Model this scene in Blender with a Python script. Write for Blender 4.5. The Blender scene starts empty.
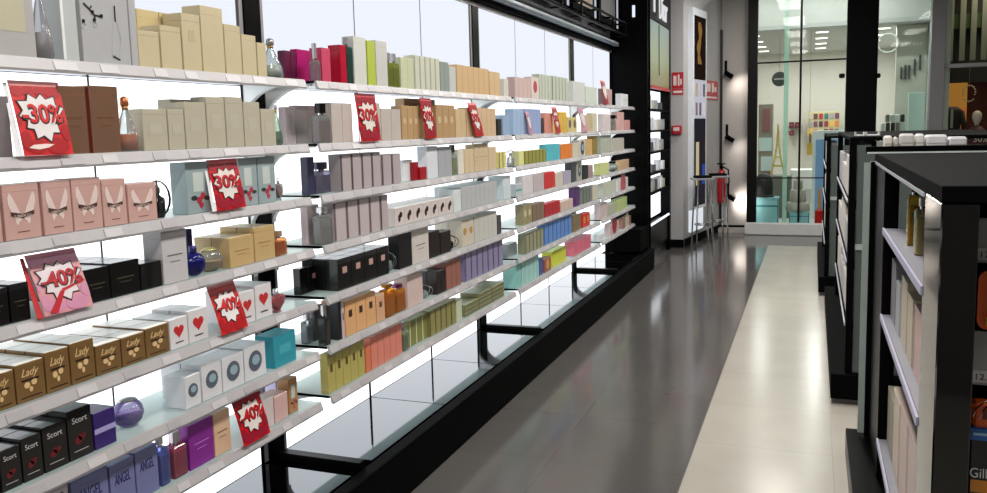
import bpy, bmesh, math, random
from math import pi, sin, cos
from mathutils import Vector, Matrix
random.seed(7)
SC = bpy.context.scene
COL = SC.collection

# ------------------------------------------------------------------ camera
YAW, PITCH, ROLL, F = .36659574, .11643806, -.02563159, 834.306
PX, PY = 493.5, 227.5
CAM = Vector((0, 0, 1.5))
def _rot():
    cy, sy, cp, sp = cos(YAW), sin(YAW), cos(PITCH), sin(PITCH)
    fwd = Vector((-sy*cp, cy*cp, -sp)); right = Vector((cy, sy, 0)); up = right.cross(fwd)
    c, s = cos(ROLL), sin(ROLL)
    return c*right+s*up, -s*right+c*up, fwd
RT, UP, FW = _rot()
cam = bpy.data.cameras.new('camera'); co = bpy.data.objects.new('camera', cam); COL.objects.link(co)
m = Matrix((RT, UP, -FW)).transposed().to_4x4(); m.translation = CAM; co.matrix_world = m
cam.sensor_width = 36; cam.lens = F/987*36; cam.shift_y = (PY-246.5)/987; cam.clip_start = .05
SC.camera = co

# ------------------------------------------------------------------ light and exposure
vs = SC.view_settings
vs.view_transform = 'Standard'; vs.look = 'None'; vs.gamma = 1; vs.use_curve_mapping = False; vs.exposure = 0.0
w = bpy.data.worlds.new('world'); SC.world = w; w.use_nodes = True
w.node_tree.nodes['Background'].inputs[0].default_value = (.8, .85, 1, 1)
w.node_tree.nodes['Background'].inputs[1].default_value = .06
PANEL_LOW, PANEL_TOP = 2.0, 1.0       # lightbox brightness behind the shelves / above them
def area(name, loc, rot, sx, sy, power, col=(1, 1, 1), spread=pi):
    l = bpy.data.lights.new(name, 'AREA'); l.shape = 'RECTANGLE'; l.size = sx; l.size_y = sy; l.energy = power; l.color = col; l.spread = spread
    o = bpy.data.objects.new(name, l); COL.objects.link(o); o.location = loc; o.rotation_euler = rot
    return o
for i, y in enumerate((.6, 2.9, 5.2, 7.5, 9.8)):
    area('ceiling_lamp_light', (-.35, y, 3.28), (0, 0, 0), .35, 1.3, 46, (1, .97, .92))
for i, y in enumerate((1.2, 4.2, 7.2)):
    area('ceiling_lamp_light', (1.9, y, 3.28), (0, 0, 0), .35, 1.3, 20, (1, .97, .92))

# ------------------------------------------------------------------ projection helpers (pixel -> point on a known plane)
def ray(x, y): return (RT*((x-PX)/F) + UP*(-(y-PY)/F) + FW)
def hit(x, y, ax, v):
    r = ray(x, y); t = (v-CAM[ax])/r[ax]; return CAM+r*t
def y_at(px, X, z):           # Y of the point (X, ?, z) that lies in image column px
    k = (px-PX)/F; n = RT-FW*k
    return -(n[0]*(X-CAM[0]) + n[2]*(z-CAM[2]))/n[1]
def x_at(px, Y, z):
    k = (px-PX)/F; n = RT-FW*k
    return -(n[1]*(Y-CAM[1]) + n[2]*(z-CAM[2]))/n[0]
def z_at(py, X, Y):
    k = (py-PY)/F; n = UP+FW*k
    return CAM[2]-(n[0]*(X-CAM[0]) + n[1]*(Y-CAM[1]))/n[2]

# ------------------------------------------------------------------ materials
def lin(c):
    def f(v):
        v /= 255
        return v/12.92 if v <= .04045 else ((v+.055)/1.055)**2.4
    return tuple(f(v) for v in c)+(1,)
MATS = {}
def mat(rgb, rough=.45, metal=0, kind='p', strength=1, var=.06, scale=18, spec=.5, coat=0):
    key = (tuple(rgb), rough, metal, kind, strength, var, scale, spec, coat)
    if key in MATS: return MATS[key]
    m = bpy.data.materials.new(kind+'_%d_%d_%d' % tuple(rgb)); m.use_nodes = True
    nt = m.node_tree; N = nt.nodes; L = nt.links; c = lin(rgb)
    b = N['Principled BSDF']
    if kind == 'e':
        N.remove(b); e = N.new('ShaderNodeEmission'); e.inputs[0].default_value = c; e.inputs[1].default_value = strength
        L.new(e.outputs[0], N['Material Output'].inputs[0])
    elif kind == 'glass':     # thin clear tinted glass
        t = N.new('ShaderNodeBsdfTransparent'); t.inputs[0].default_value = c
        g = N.new('ShaderNodeBsdfGlossy'); g.inputs['Roughness'].default_value = rough
        fr = N.new('ShaderNodeFresnel'); fr.inputs[0].default_value = 1.5 if spec == .5 else spec
        mx = N.new('ShaderNodeMixShader'); L.new(fr.outputs[0], mx.inputs[0]); L.new(t.outputs[0], mx.inputs[1]); L.new(g.outputs[0], mx.inputs[2])
        if strength < 1:      # milky glass
            d = N.new('ShaderNodeBsdfTranslucent'); d.inputs[0].default_value = c
            d2 = N.new('ShaderNodeBsdfDiffuse'); d2.inputs[0].default_value = c
            m1 = N.new('ShaderNodeMixShader'); L.new(d.outputs[0], m1.inputs[1]); L.new(d2.outputs[0], m1.inputs[2])
            m2 = N.new('ShaderNodeMixShader'); m2.inputs[0].default_value = strength
            L.new(m1.outputs[0], m2.inputs[1]); L.new(mx.outputs[0], m2.inputs[2]); mx = m2
        L.new(mx.outputs[0], N['Material Output'].inputs[0])
    else:
        tc = N.new('ShaderNodeTexCoord'); no = N.new('ShaderNodeTexNoise'); no.inputs['Scale'].default_value = scale
        no.inputs['Detail'].default_value = 3
        L.new(tc.outputs['Object'], no.inputs['Vector'])
        mr = N.new('ShaderNodeMapRange'); mr.inputs[3].default_value = 1-var; mr.inputs[4].default_value = 1+var
        L.new(no.outputs[0], mr.inputs[0])
        mm = N.new('ShaderNodeVectorMath'); mm.operation = 'SCALE'; mm.inputs[0].default_value = c[:3]
        L.new(mr.outputs[0], mm.inputs['Scale']); L.new(mm.outputs[0], b.inputs['Base Color'])
        b.inputs['Roughness'].default_value = rough; b.inputs['Metallic'].default_value = metal
        b.inputs['Specular IOR Level'].default_value = spec; b.inputs['Coat Weight'].default_value = coat
        if kind == 'liq':
            b.inputs['Transmission Weight'].default_value = .35
    MATS[key] = m
    return m
BLACK = mat((6, 6, 7), .75, spec=.04); GBLACK = mat((5, 5, 6), .3, var=.02, spec=.06)
KICK = mat((5, 5, 6), .6, var=.02, spec=.03)
WHITE = mat((236, 236, 238), .4); CHROME = mat((205, 207, 210), .12, 1)
GREYM = mat((150, 147, 148), .4); CLEAR = mat((236, 243, 242), .03, kind='glass')

# ------------------------------------------------------------------ mesh helpers
def obj(name, bm, m=None, parent=None, smooth=False):
    me = bpy.data.meshes.new(name)
    if isinstance(bm, bpy.types.Mesh): me = bm
    else: bm.to_mesh(me); bm.free()
    if m is not None and not me.materials: me.materials.append(m)
    if smooth:
        for p in me.polygons: p.use_smooth = True
    o = bpy.data.objects.new(name, me); COL.objects.link(o)
    if parent: o.parent = parent
    return o
def thing(name, label, cat, loc=(0, 0, 0), rz=0, group=None):
    o = bpy.data.objects.new(name, None); COL.objects.link(o); o.empty_display_size = .05
    o.location = loc; o.rotation_euler = (0, 0, rz)
    return tag(o, label, cat, group)
def tag(o, label, cat, group=None):
    o['label'] = label; o['category'] = cat
    if group: o['group'] = group
    return o
def struct(name, bm, m):
    o = obj(name, bm, m); o['kind'] = 'structure'; return o
def add_box(bm, x0, x1, y0, y1, z0, z1, bev=0):
    v = [bm.verts.new(p) for p in ((x0, y0, z0), (x1, y0, z0), (x1, y1, z0), (x0, y1, z0), (x0, y0, z1), (x1, y0, z1), (x1, y1, z1), (x0, y1, z1))]
    fs = [bm.faces.new([v[i] for i in q]) for q in ((3, 2, 1, 0), (4, 5, 6, 7), (0, 1, 5, 4), (1, 2, 6, 5), (2, 3, 7, 6), (3, 0, 4, 7))]
    if bev:
        es = list({e for f in fs for e in f.edges})
        bmesh.ops.bevel(bm, geom=es, offset=bev, segments=1, affect='EDGES')
    return bm
def bx(x0, x1, y0, y1, z0, z1, bev=0): return add_box(bmesh.new(), x0, x1, y0, y1, z0, z1, bev)
def rrect(hx, hy, r, n):
    r = max(1e-4, min(r, hx*.999, hy*.999)); out = []
    for q, (sx, sy) in enumerate(((1, 1), (-1, 1), (-1, -1), (1, -1))):
        for k in range(n+1):
            a = q*pi/2+k*pi/2/n
            out.append((sx*(hx-r)+r*cos(a), sy*(hy-r)+r*sin(a)))
    return out
def loft(levels, n=1, cx=0, cy=0, bm=None, cap=True):
    """stack of rounded rectangles: (z, half_x, half_y, corner_radius)"""
    bm = bm or bmesh.new(); rings = []
    for z, hx, hy, r in levels:
        rings.append([bm.verts.new((cx+x, cy+y, z)) for x, y in rrect(hx, hy, r, n)])
    k = len(rings[0])
    for a, b in zip(rings, rings[1:]):
        for i in range(k): bm.faces.new((a[i], a[(i+1) % k], b[(i+1) % k], b[i]))
    if cap: bm.faces.new(rings[0][::-1]); bm.faces.new(rings[-1])
    return bm
def lathe(prof, n=20, cx=0, cy=0, bm=None, sx=1, sy=1):
    bm = bm or bmesh.new(); rings = []
    for r, z in prof: rings.append([bm.verts.new((cx+sx*max(r, 1e-4)*cos(2*pi*i/n), cy+sy*max(r, 1e-4)*sin(2*pi*i/n), z)) for i in range(n)])
    for a, b in zip(rings, rings[1:]):
        for i in range(n): bm.faces.new((a[i], a[(i+1) % n], b[(i+1) % n], b[i]))
    bm.faces.new(rings[0][::-1]); bm.faces.new(rings[-1])
    return bm
def tube(bm, pts, r, n=8):
    pts = [Vector(p) for p in pts]; rings = []
    for i, p in enumerate(pts):
        d = (pts[min(i+1, len(pts)-1)]-pts[max(i-1, 0)]).normalized()
        u = d.cross(Vector((0, 0, 1)) if abs(d.z) < .9 else Vector((1, 0, 0))).normalized(); v = d.cross(u)
        rings.append([bm.verts.new(p+u*r*cos(2*pi*k/n)+v*r*sin(2*pi*k/n)) for k in range(n)])
    for a, b in zip(rings, rings[1:]):
        for i in range(n): bm.faces.new((a[i], b[i], b[(i+1) % n], a[(i+1) % n]))
    bm.faces.new(rings[0]); bm.faces.new(rings[-1][::-1])
    return bm
def plate(polys, t=.0008, x=0, bm=None):
    """outlines in the (y, z) plane, given counter-clockwise seen from +X, thickened along +X"""
    bm = bm or bmesh.new()
    for pts in polys:
        a = [bm.verts.new((x, p[0], p[1])) for p in pts]; b = [bm.verts.new((x+t, p[0], p[1])) for p in pts]
        bm.faces.new(b); bm.faces.new(a[::-1]); k = len(pts)
        for i in range(k): bm.faces.new((a[i], a[(i+1) % k], b[(i+1) % k], b[i]))
    return bm
TXT = {}
def text_mesh(s, bold=0, shear=0):
    """letters in the XY plane, 1 unit high, centred"""
    key = (s, bold, shear)
    if key in TXT: return TXT[key]
    c = bpy.data.curves.new('t', 'FONT'); c.body = s; c.size = 1; c.align_x = 'CENTER'; c.align_y = 'CENTER'; c.extrude = .02; c.offset = bold; c.shear = shear
    c.resolution_u = 3
    o = bpy.data.objects.new('t', c); COL.objects.link(o); dg = bpy.context.evaluated_depsgraph_get()
    me = bpy.data.meshes.new_from_object(o.evaluated_get(dg)); bpy.data.objects.remove(o)
    vs = [tuple(v.co) for v in me.vertices]; fs = [tuple(p.vertices) for p in me.polygons]
    TXT[key] = (vs, fs); return TXT[key]
def text_bm(s, h, fn=None, w=None, t=.0008, bold=0, shear=0):
    """letters standing in the YZ plane facing +X, height h, optional width w; fn maps (u,v,t)->xyz"""
    vs, fs = text_mesh(s, bold, shear); bm = bmesh.new()
    x0 = min(v[0] for v in vs); x1 = max(v[0] for v in vs); y0 = min(v[1] for v in vs); y1 = max(v[1] for v in vs)
    k = h/(y1-y0); kx = (w/(x1-x0)) if w else k
    nv = []
    for v in vs:
        u = (v[0]-(x0+x1)/2)*kx; q = (v[1]-(y0+y1)/2)*k; tt = t if v[2] > 0 else 0
        nv.append(bm.verts.new(fn(u, q, tt) if fn else (tt, u, q)))
    for f in fs:
        try: bm.faces.new([nv[i] for i in f])
        except ValueError: pass
    return bm
ORD = ['first', 'second', 'third', 'fourth', 'fifth', 'sixth', 'seventh', 'eighth', 'ninth', 'tenth', 'eleventh', 'twelfth', 'thirteenth', 'fourteenth', 'fifteenth', 'sixteenth']
NUM = ['zero', 'one', 'two', 'three', 'four', 'five', 'six', 'seven', 'eight', 'nine', 'ten', 'eleven', 'twelve', 'thirteen', 'fourteen', 'fifteen', 'sixteen']
ROWN = ['top shelf', 'second shelf', 'third shelf', 'fourth shelf', 'fifth shelf', 'sixth shelf', 'bottom shelf']
BAYN = ['nearest bay', 'second bay', 'third bay', 'farthest bay']

# ================================================================== SETTING
WX = -2.0                      # face of the light wall
SX = -1.75                     # front of the shelves
ZS = [1.700, 1.465, 1.268, 1.073, .873, .676, .478]
BAYS = [(.45, 2.66), (2.735, 4.915), (4.985, 7.185), (7.255, 8.74)]
POSTS = [.42, 2.695, 4.955, 7.22]

def floor_mat(name, c1, c2, w, h, rough, mortar, ox=0, oy=0, spec=.6):
    m = bpy.data.materials.new(name); m.use_nodes = True; nt = m.node_tree; N = nt.nodes; L = nt.links; b = N['Principled BSDF']
    tc = N.new('ShaderNodeTexCoord'); mp = N.new('ShaderNodeMapping'); mp.inputs['Location'].default_value = (ox, oy, 0)
    L.new(tc.outputs['Object'], mp.inputs[0])
    br = N.new('ShaderNodeTexBrick'); br.offset = 0; br.inputs['Scale'].default_value = 1
    br.inputs['Brick Width'].default_value = w; br.inputs['Row Height'].default_value = h; br.inputs['Mortar Size'].default_value = .0025
    br.inputs['Color1'].default_value = lin(c1); br.inputs['Color2'].default_value = lin(c2); br.inputs['Mortar'].default_value = lin(mortar)
    L.new(mp.outputs[0], br.inputs['Vector'])
    no = N.new('ShaderNodeTexNoise'); no.inputs['Scale'].default_value = 3; no.inputs['Detail'].default_value = 6; L.new(mp.outputs[0], no.inputs['Vector'])
    mr = N.new('ShaderNodeMapRange'); mr.inputs[3].default_value = .9; mr.inputs[4].default_value = 1.1; L.new(no.outputs[0], mr.inputs[0])
    mm = N.new('ShaderNodeVectorMath'); mm.operation = 'SCALE'; L.new(br.outputs[0], mm.inputs[0]); L.new(mr.outputs[0], mm.inputs['Scale'])
    L.new(mm.outputs[0], b.inputs['Base Color'])
    r2 = N.new('ShaderNodeMapRange'); r2.inputs[3].default_value = rough*.8; r2.inputs[4].default_value = rough*1.25; L.new(no.outputs[0], r2.inputs[0])
    L.new(r2.outputs[0], b.inputs['Roughness']); b.inputs['Specular IOR Level'].default_value = spec
    return m
GREYT = floor_mat('grey_tiles', (90, 87, 85), (87, 84, 82), .6, .6, .12, (76, 74, 72), .493-.6*3, .1)
CREAMT = floor_mat('cream_tiles', (172, 166, 156), (175, 169, 159), .6, .6, .2, (162, 155, 146), .493, .295, .22)
struct('floor', bx(-2.3, 4.2, -1.2, 11.9, -.06, 0), GREYT)
struct('trim_1', bx(-.493, 4.1, -1.1, 10.695, 0, .003), CREAMT)
struct('trim_2', bx(-.499, -.493, -1.1, 10.695, 0, .0032), mat((30, 28, 27), .5))
struct('ceiling', bx(-2.3, 4.2, -1.2, 11.9, 3.3, 3.36), mat((150, 150, 152), .8))
struct('wall_left', bx(-2.16, -2.06, -1.2, 10.3, 0, 3.3), mat((24, 24, 25), .5))
struct('wall_right', bx(4.1, 4.2, -1.2, 11.9, 0, 3.3), mat((120, 118, 115), .7))
struct('wall_back', bx(-2.06, 4.1, -1.2, -1.1, 0, 3.3), mat((120, 118, 115), .7))

# ceiling lamps
for (x, ys) in ((-.35, (.6, 2.9, 5.2, 7.5, 9.8)), (1.9, (1.2, 4.2, 7.2))):
    for i, y in enumerate(ys):
        t = thing('ceiling_light', '%s rectangular ceiling light from the near end over the %s' % (ORD[i], 'aisle' if x < 0 else 'right gondolas'), 'ceiling light', (x, y, 3.3), 0, 'recessed ceiling lights')
        obj('frame', bx(-.2, .2, -.68, .68, -.012, -.001, .003), WHITE, t)
        obj('diffuser', bx(-.17, .17, -.64, .64, -.016, -.0125), mat((255, 250, 240), kind='e', strength=5), t)

# light wall: panels per bay, uprights, top rail
GREYF = mat((158, 153, 155), .35, .3)
ZB, ZT = .22, 2.27
NB = ['nearest', 'second', 'third', 'farthest']
pm_lo = mat((248, 251, 255), kind='e', strength=PANEL_LOW); pm_hi = mat((240, 245, 255), kind='e', strength=PANEL_TOP)
for i, (a, b) in enumerate(BAYS):
    ya, yb = POSTS[i]+.075, (POSTS[i+1]-.075 if i < 3 else 8.76)
    step = (POSTS[1]-POSTS[0]-.15)/3
    k = 0; y = ya
    while y < yb-.1:
        y2 = min(y+step, yb)
        t = thing('light_panel', '%s white backlit wall panel from left in the %s bay of the perfume wall' % (ORD[k], NB[i]), 'light panel', (WX, y, ZB), 0, 'backlit panels behind the shelves')
        obj('lower_diffuser', bx(-.03, 0, .004, y2-y-.004, .0, 1.685-ZB, .001), pm_lo, t)
        obj('upper_diffuser', bx(-.03, 0, .004, y2-y-.004, 1.69-ZB, ZT-ZB, .001), pm_hi, t)
        obj('divider_strip', bx(-.035, .001, y2-y-.0095, y2-y-.0025, .24, ZT-ZB), mat((70, 70, 72), .6), t)
        obj('lower_divider', bx(-.035, .003, y2-y-.0175, y2-y-.0015, 0, .239), BLACK, t)
        y = y2; k += 1
for i, y in enumerate(POSTS):
    t = thing('upright_post', 'black upright post with grey edges at left end of the %s shelf bay' % NB[i], 'post', (WX, y, 0), 0, 'black uprights of the light wall')
    obj('post', bx(-.04, .012, -.05, .05, .0, 2.29, .002), GBLACK, t)
    for s in (-1, 1): obj('edge_profile', bx(-.04, .006, s*.062-.011, s*.062+.011, ZB, ZT, .001), GREYF, t)
t = thing('wall_top_rail', 'black and grey rail capping the backlit perfume wall', 'rail', (WX, 0, ZT))
obj('grey_strip', bx(-.04, .014, .3, 8.76, .0, .026, .002), GREYF, t)
obj('black_strip', bx(-.04, .05, .3, 8.76, .028, .06, .002), BLACK, t)
obj('pale_ledge', bx(-.04, .09, .3, 8.76, .062, .1, .002), mat((176, 186, 196), .3), t)
# base cabinet under the light wall
t = thing('base_plinth', 'long black plinth running under the backlit perfume wall', 'plinth')
obj('kick_board', bx(-1.60, -1.545, .2, 8.75, 0, .215, .004), KICK, t)
obj('base_body', bx(-1.98, -1.602, .2, 8.75, 0, .19), BLACK, t)
MIR = mat((108, 111, 115), .05, 1, var=.03)
for i, (a, b) in enumerate(BAYS):
    ya, yb = POSTS[i]+.076, (POSTS[i+1]-.076 if i < 3 else 8.74)
    t = thing('base_deck', 'glossy grey bottom deck of the %s perfume wall bay' % NB[i], 'shelf deck', (-1.8, ya, .192), 0, 'glossy grey bottom decks')
    for k in range(3):
        q0 = .0+k*(yb-ya)/3; q1 = q0+(yb-ya)/3
        if i == 3 and k == 2: break
        obj('deck_panel', bx(-.199, .195, q0+.003, q1-.003, .0, .026, .001), MIR, t)
    t2 = thing('cross_bar', 'black cross bar on the deck at left end of the %s bay' % NB[i], 'bar', (-1.8, POSTS[i], .2), 0, 'black cross bars on the deck')
    obj('bar', bx(-.182, .198, -.022, .022, .0, .045, .003), GBLACK, t2)
    obj('foot_plate', bx(-.182, -.12, -.028, .028, -.006, -.0005, .001), BLACK, t2)

# shelves
RAILM = mat((178, 174, 176), .4); TAGM = mat((196, 192, 195), .4); TAG2 = mat((172, 167, 172), .4)
SHG = mat((222, 234, 232), .08, kind='glass', strength=.45)
def bracket_bm(w, h, d):
    pts = [(0, 0), (0, -h)]
    for k in range(1, 9):
        a = k/8*pi/2
        pts.append((d*(1-cos(a)), -h+(h-.006)*sin(a)))
    pts.append((d, 0)); bm = bmesh.new()
    a = [bm.verts.new((x, -w/2, z)) for x, z in pts]; b = [bm.verts.new((x, w/2, z)) for x, z in pts]
    bm.faces.new(a); bm.faces.new(b[::-1]); k = len(pts)
    for i in range(k): bm.faces.new((a[i], b[i], b[(i+1) % k], a[(i+1) % k]))
    bmesh.ops.recalc_face_normals(bm, faces=bm.faces[:])
    return bm
def rail_bm(L):
    prof = [(-.006, .0), (.0, .001), (.010, -.027), (.008, -.033), (-.002, -.031), (-.006, -.012)]
    bm = bmesh.new(); a = [bm.verts.new((x, 0, z)) for x, z in prof]; b = [bm.verts.new((x, L, z)) for x, z in prof]
    bm.faces.new(a); bm.faces.new(b[::-1]); k = len(prof)
    for i in range(k): bm.faces.new((a[i], b[i], b[(i+1) % k], a[(i+1) % k]))
    bmesh.ops.recalc_face_normals(bm, faces=bm.faces[:])
    return bm
tagme = None
for i, (a, b) in enumerate(BAYS):
    for r, z in enumerate(ZS):
        t = thing('display_shelf', 'pale glass shelf with price rail, %s of the %s bay' % (ROWN[r], NB[i]), 'shelf', (SX, a, z), 0, 'glass shelves of the perfume wall')
        L = b-a
        obj('glass_plate', bx(-.243, -.0075, .0, L, -.008, 0), SHG, t)
        rl = obj('price_rail', rail_bm(L), RAILM, t)
        obj('edge_strip', bx(-.243, -.008, -.005, -.0005, -.009, 0), BLACK, t)
        for q in (.03, L-.03):
            br = obj('bracket', bracket_bm(.022, .10 if r else .13, .205), WHITE, t); br.location = (-.243, q, -.009)
        n = 13 if L > 2 else 9
        for q in range(n):
            yy = .08+q*(L-.2)/(n-1)+random.uniform(-.03, .03); wv = random.choice((.05, .06, .07))
            me = bmesh.new()
            vv = [me.verts.new(p) for p in ((.0022, yy, -.004), (.0022, yy+wv, -.004), (.0102, yy+wv, -.0255), (.0102, yy, -.0255), (.0032, yy, -.0035), (.0032, yy+wv, -.0035), (.0112, yy+wv, -.025), (.0112, yy, -.025))]
            for f in ((4, 7, 6, 5), (0, 1, 2, 3), (0, 4, 5, 1), (3, 2, 6, 7), (1, 5, 6, 2), (0, 3, 7, 4)): me.faces.new([vv[u] for u in f])
            bmesh.ops.recalc_face_normals(me, faces=me.faces[:])
            obj('price_tag', me, random.choice((TAGM, TAG2)), rl)

# ================================================================== MERCHANDISE
ITEMS = []     # (object, bay, row, desc, order, extra)
MESH = {}
def cached(key, fn, m):
    if key not in MESH:
        me = bpy.data.meshes.new(key[0]); bm = fn(); bm.to_mesh(me); bm.free(); me.materials.append(m); MESH[key] = me
    return MESH[key]
def heart(w, h, n=20):
    P = []
    for k in range(n):
        a = 2*pi*k/n
        P.append((w/2*sin(a)**3, h/2*(13*cos(a)-5*cos(2*a)-2*cos(3*a)-cos(4*a))/16+h*.05))
    return P[::-1]
def circ(w, h, n=16): return [(w/2*cos(2*pi*k/n), h/2*sin(2*pi*k/n)) for k in range(n)]
def rect(y0, y1, z0, z1): return [(y0, z0), (y1, z0), (y1, z1), (y0, z1)]
def sh(P, y, z): return [(p[0]+y, p[1]+z) for p in P]
def carton_bm(d, w, h):
    c = .0012; hx, hy = d/2, w/2
    return loft([(0, hx-c, hy-c, c), (c, hx, hy, c), (h*.86, hx, hy, c), (h*.863, hx-.0007, hy-.0007, c), (h*.868, hx-.0007, hy-.0007, c), (h*.871, hx, hy, c), (h-c, hx, hy, c), (h, hx-c, hy-c, c)], 1, -d/2, 0)
def decor(pr, t, w, h, col):
    """front print of a carton; each part its own mesh"""
    if not pr: return
    kind, c = pr[0], pr[1]
    pm = mat(c, .35)
    key = (kind, tuple(c), round(w, 3), round(h, 3), pr[2:] if len(pr) > 2 else ())
    def put(name, polys, m, k, x=0):
        for j, pp in enumerate(polys): obj(name, cached((name, k, j)+key, lambda: plate([pp], .0007, x), m), None, t)
    if kind == 'lab': put('front_label', [rect(-w*.27, w*.27, h*.38, h*.66)], pm, 0)
    elif kind == 'slab': put('front_label', [rect(-w*.16, w*.16, h*.52, h*.72)], pm, 0)
    elif kind == 'win': put('front_label', [rect(-w*.3, w*.3, h*.3, h*.78)], pm, 0)
    elif kind == 'band': put('front_band', [rect(-w*.49, w*.49, h*.42, h*.56)], pm, 0)
    elif kind == 'line': put('front_line', [rect(-w*.3, w*.3, h*.52, h*.54), rect(-w*.2, w*.2, h*.4, h*.414)], pm, 0)
    elif kind == 'stripe': put('spine_stripe', [rect(-w*.49, -w*.33, h*.02, h*.98)], pm, 0)
    elif kind == 'dot': put('front_emblem', [sh(circ(w*.5, w*.5), 0, h*.55)], pm, 0)
    elif kind == 'mark': put('front_emblem', [sh(circ(w*.3, w*.3), w*.12, h*.6), sh(circ(w*.26, w*.4), -w*.06, h*.42)], pm, 0)
    elif kind == 'globe':
        put('round_emblem', [sh(circ(w*.62, w*.62), 0, h*.52)], pm, 0)
        put('emblem_highlight', [sh(circ(w*.36, w*.3), w*.02, h*.55)], mat((150, 176, 190), .3), 1, .0008)
    elif kind == 'heart':
        put('heart_emblem', [sh(heart(w*.56, w*.56), 0, h*.55)], pm, 0)
        put('caption_line', [rect(-w*.22, w*.22, h*.17, h*.21)], mat((70, 60, 60), .4), 1)
    elif kind == 'flower':
        put('front_label', [rect(-w*.24, w*.18, h*.42, h*.8)], mat((196, 205, 200), .4), 1)
        put('flower_print', [sh(circ(w*.22, w*.2), -w*.02, h*.25), sh(circ(w*.2, w*.2), w*.13, h*.33), sh(heart(w*.2, w*.22), w*.05, h*.14)], mat((176, 52, 70), .4), 0)
        put('leaf_print', [sh(circ(w*.26, w*.14), -w*.22, h*.3), sh(circ(w*.24, w*.13), w*.3, h*.28)], mat((48, 56, 52), .4), 2)
    elif kind == 'wings':
        L = [(-.04, .36), (-.06, .47), (-.13, .6), (-.22, .74), (-.30, .86), (-.36, .78), (-.36, .66), (-.31, .55), (-.26, .46), (-.2, .4), (-.19, .3), (-.14, .26), (-.1, .32)]
        A = [(p[0]*w*1.05, p[1]*h) for p in L]; B = [(-p[0], p[1]) for p in A][::-1]
        put('wing_print', [A[::-1], B[::-1]], mat((226, 206, 200), .4), 0)
        put('ribbon_band', [[(-w*.32, h*.44), (0, h*.385), (w*.32, h*.44), (w*.32, h*.51), (0, h*.46), (-w*.32, h*.51)]], mat((74, 52, 46), .4), 1, .0009)
        lt = obj('lettering', text_bm('LIBERTE', h*.045, w=w*.46, t=.0006), mat((220, 196, 186), .4), t); lt.location = (.0018, 0, h*.425)
        put('caption_line', [rect(-w*.17, w*.17, h*.13, h*.145)], mat((110, 70, 62), .4), 2)
    elif kind == 'text':
        s, hh, zz = pr[2], pr[3], pr[4]
        o = obj('lettering', text_bm(s, h*hh, w=w*.62, t=.0007), pm, t); o.location = (.0002, 0, h*zz)
        if len(pr) > 5:
            put('caption_line', [rect(-w*.3, w*.3, h*.15, h*.165)], mat((170, 165, 165), .4), 1)
            put('flower_print', [sh(heart(w*.34, h*.2), w*.05, h*.4), sh(circ(w*.3, h*.16), -w*.1, h*.36)], mat(pr[5], .5), 2)
    elif kind == 'script':
        o = obj('lettering', text_bm('Lady', h*.26, w=w*.6, t=.0007, shear=.4), pm, t); o.location = (.0002, 0, h*.72)
        put('bow_print', [sh(circ(w*.2, h*.16), -w*.13, h*.42), sh(circ(w*.2, h*.16), w*.12, h*.47), sh(circ(w*.12, h*.14), 0, h*.3)], pm, 0)
        put('front_band', [rect(-w*.3, w*.3, h*.53, h*.58), rect(-w*.36, w*.36, h*.1, h*.13)], mat((44, 22, 14), .4), 1)
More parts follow.
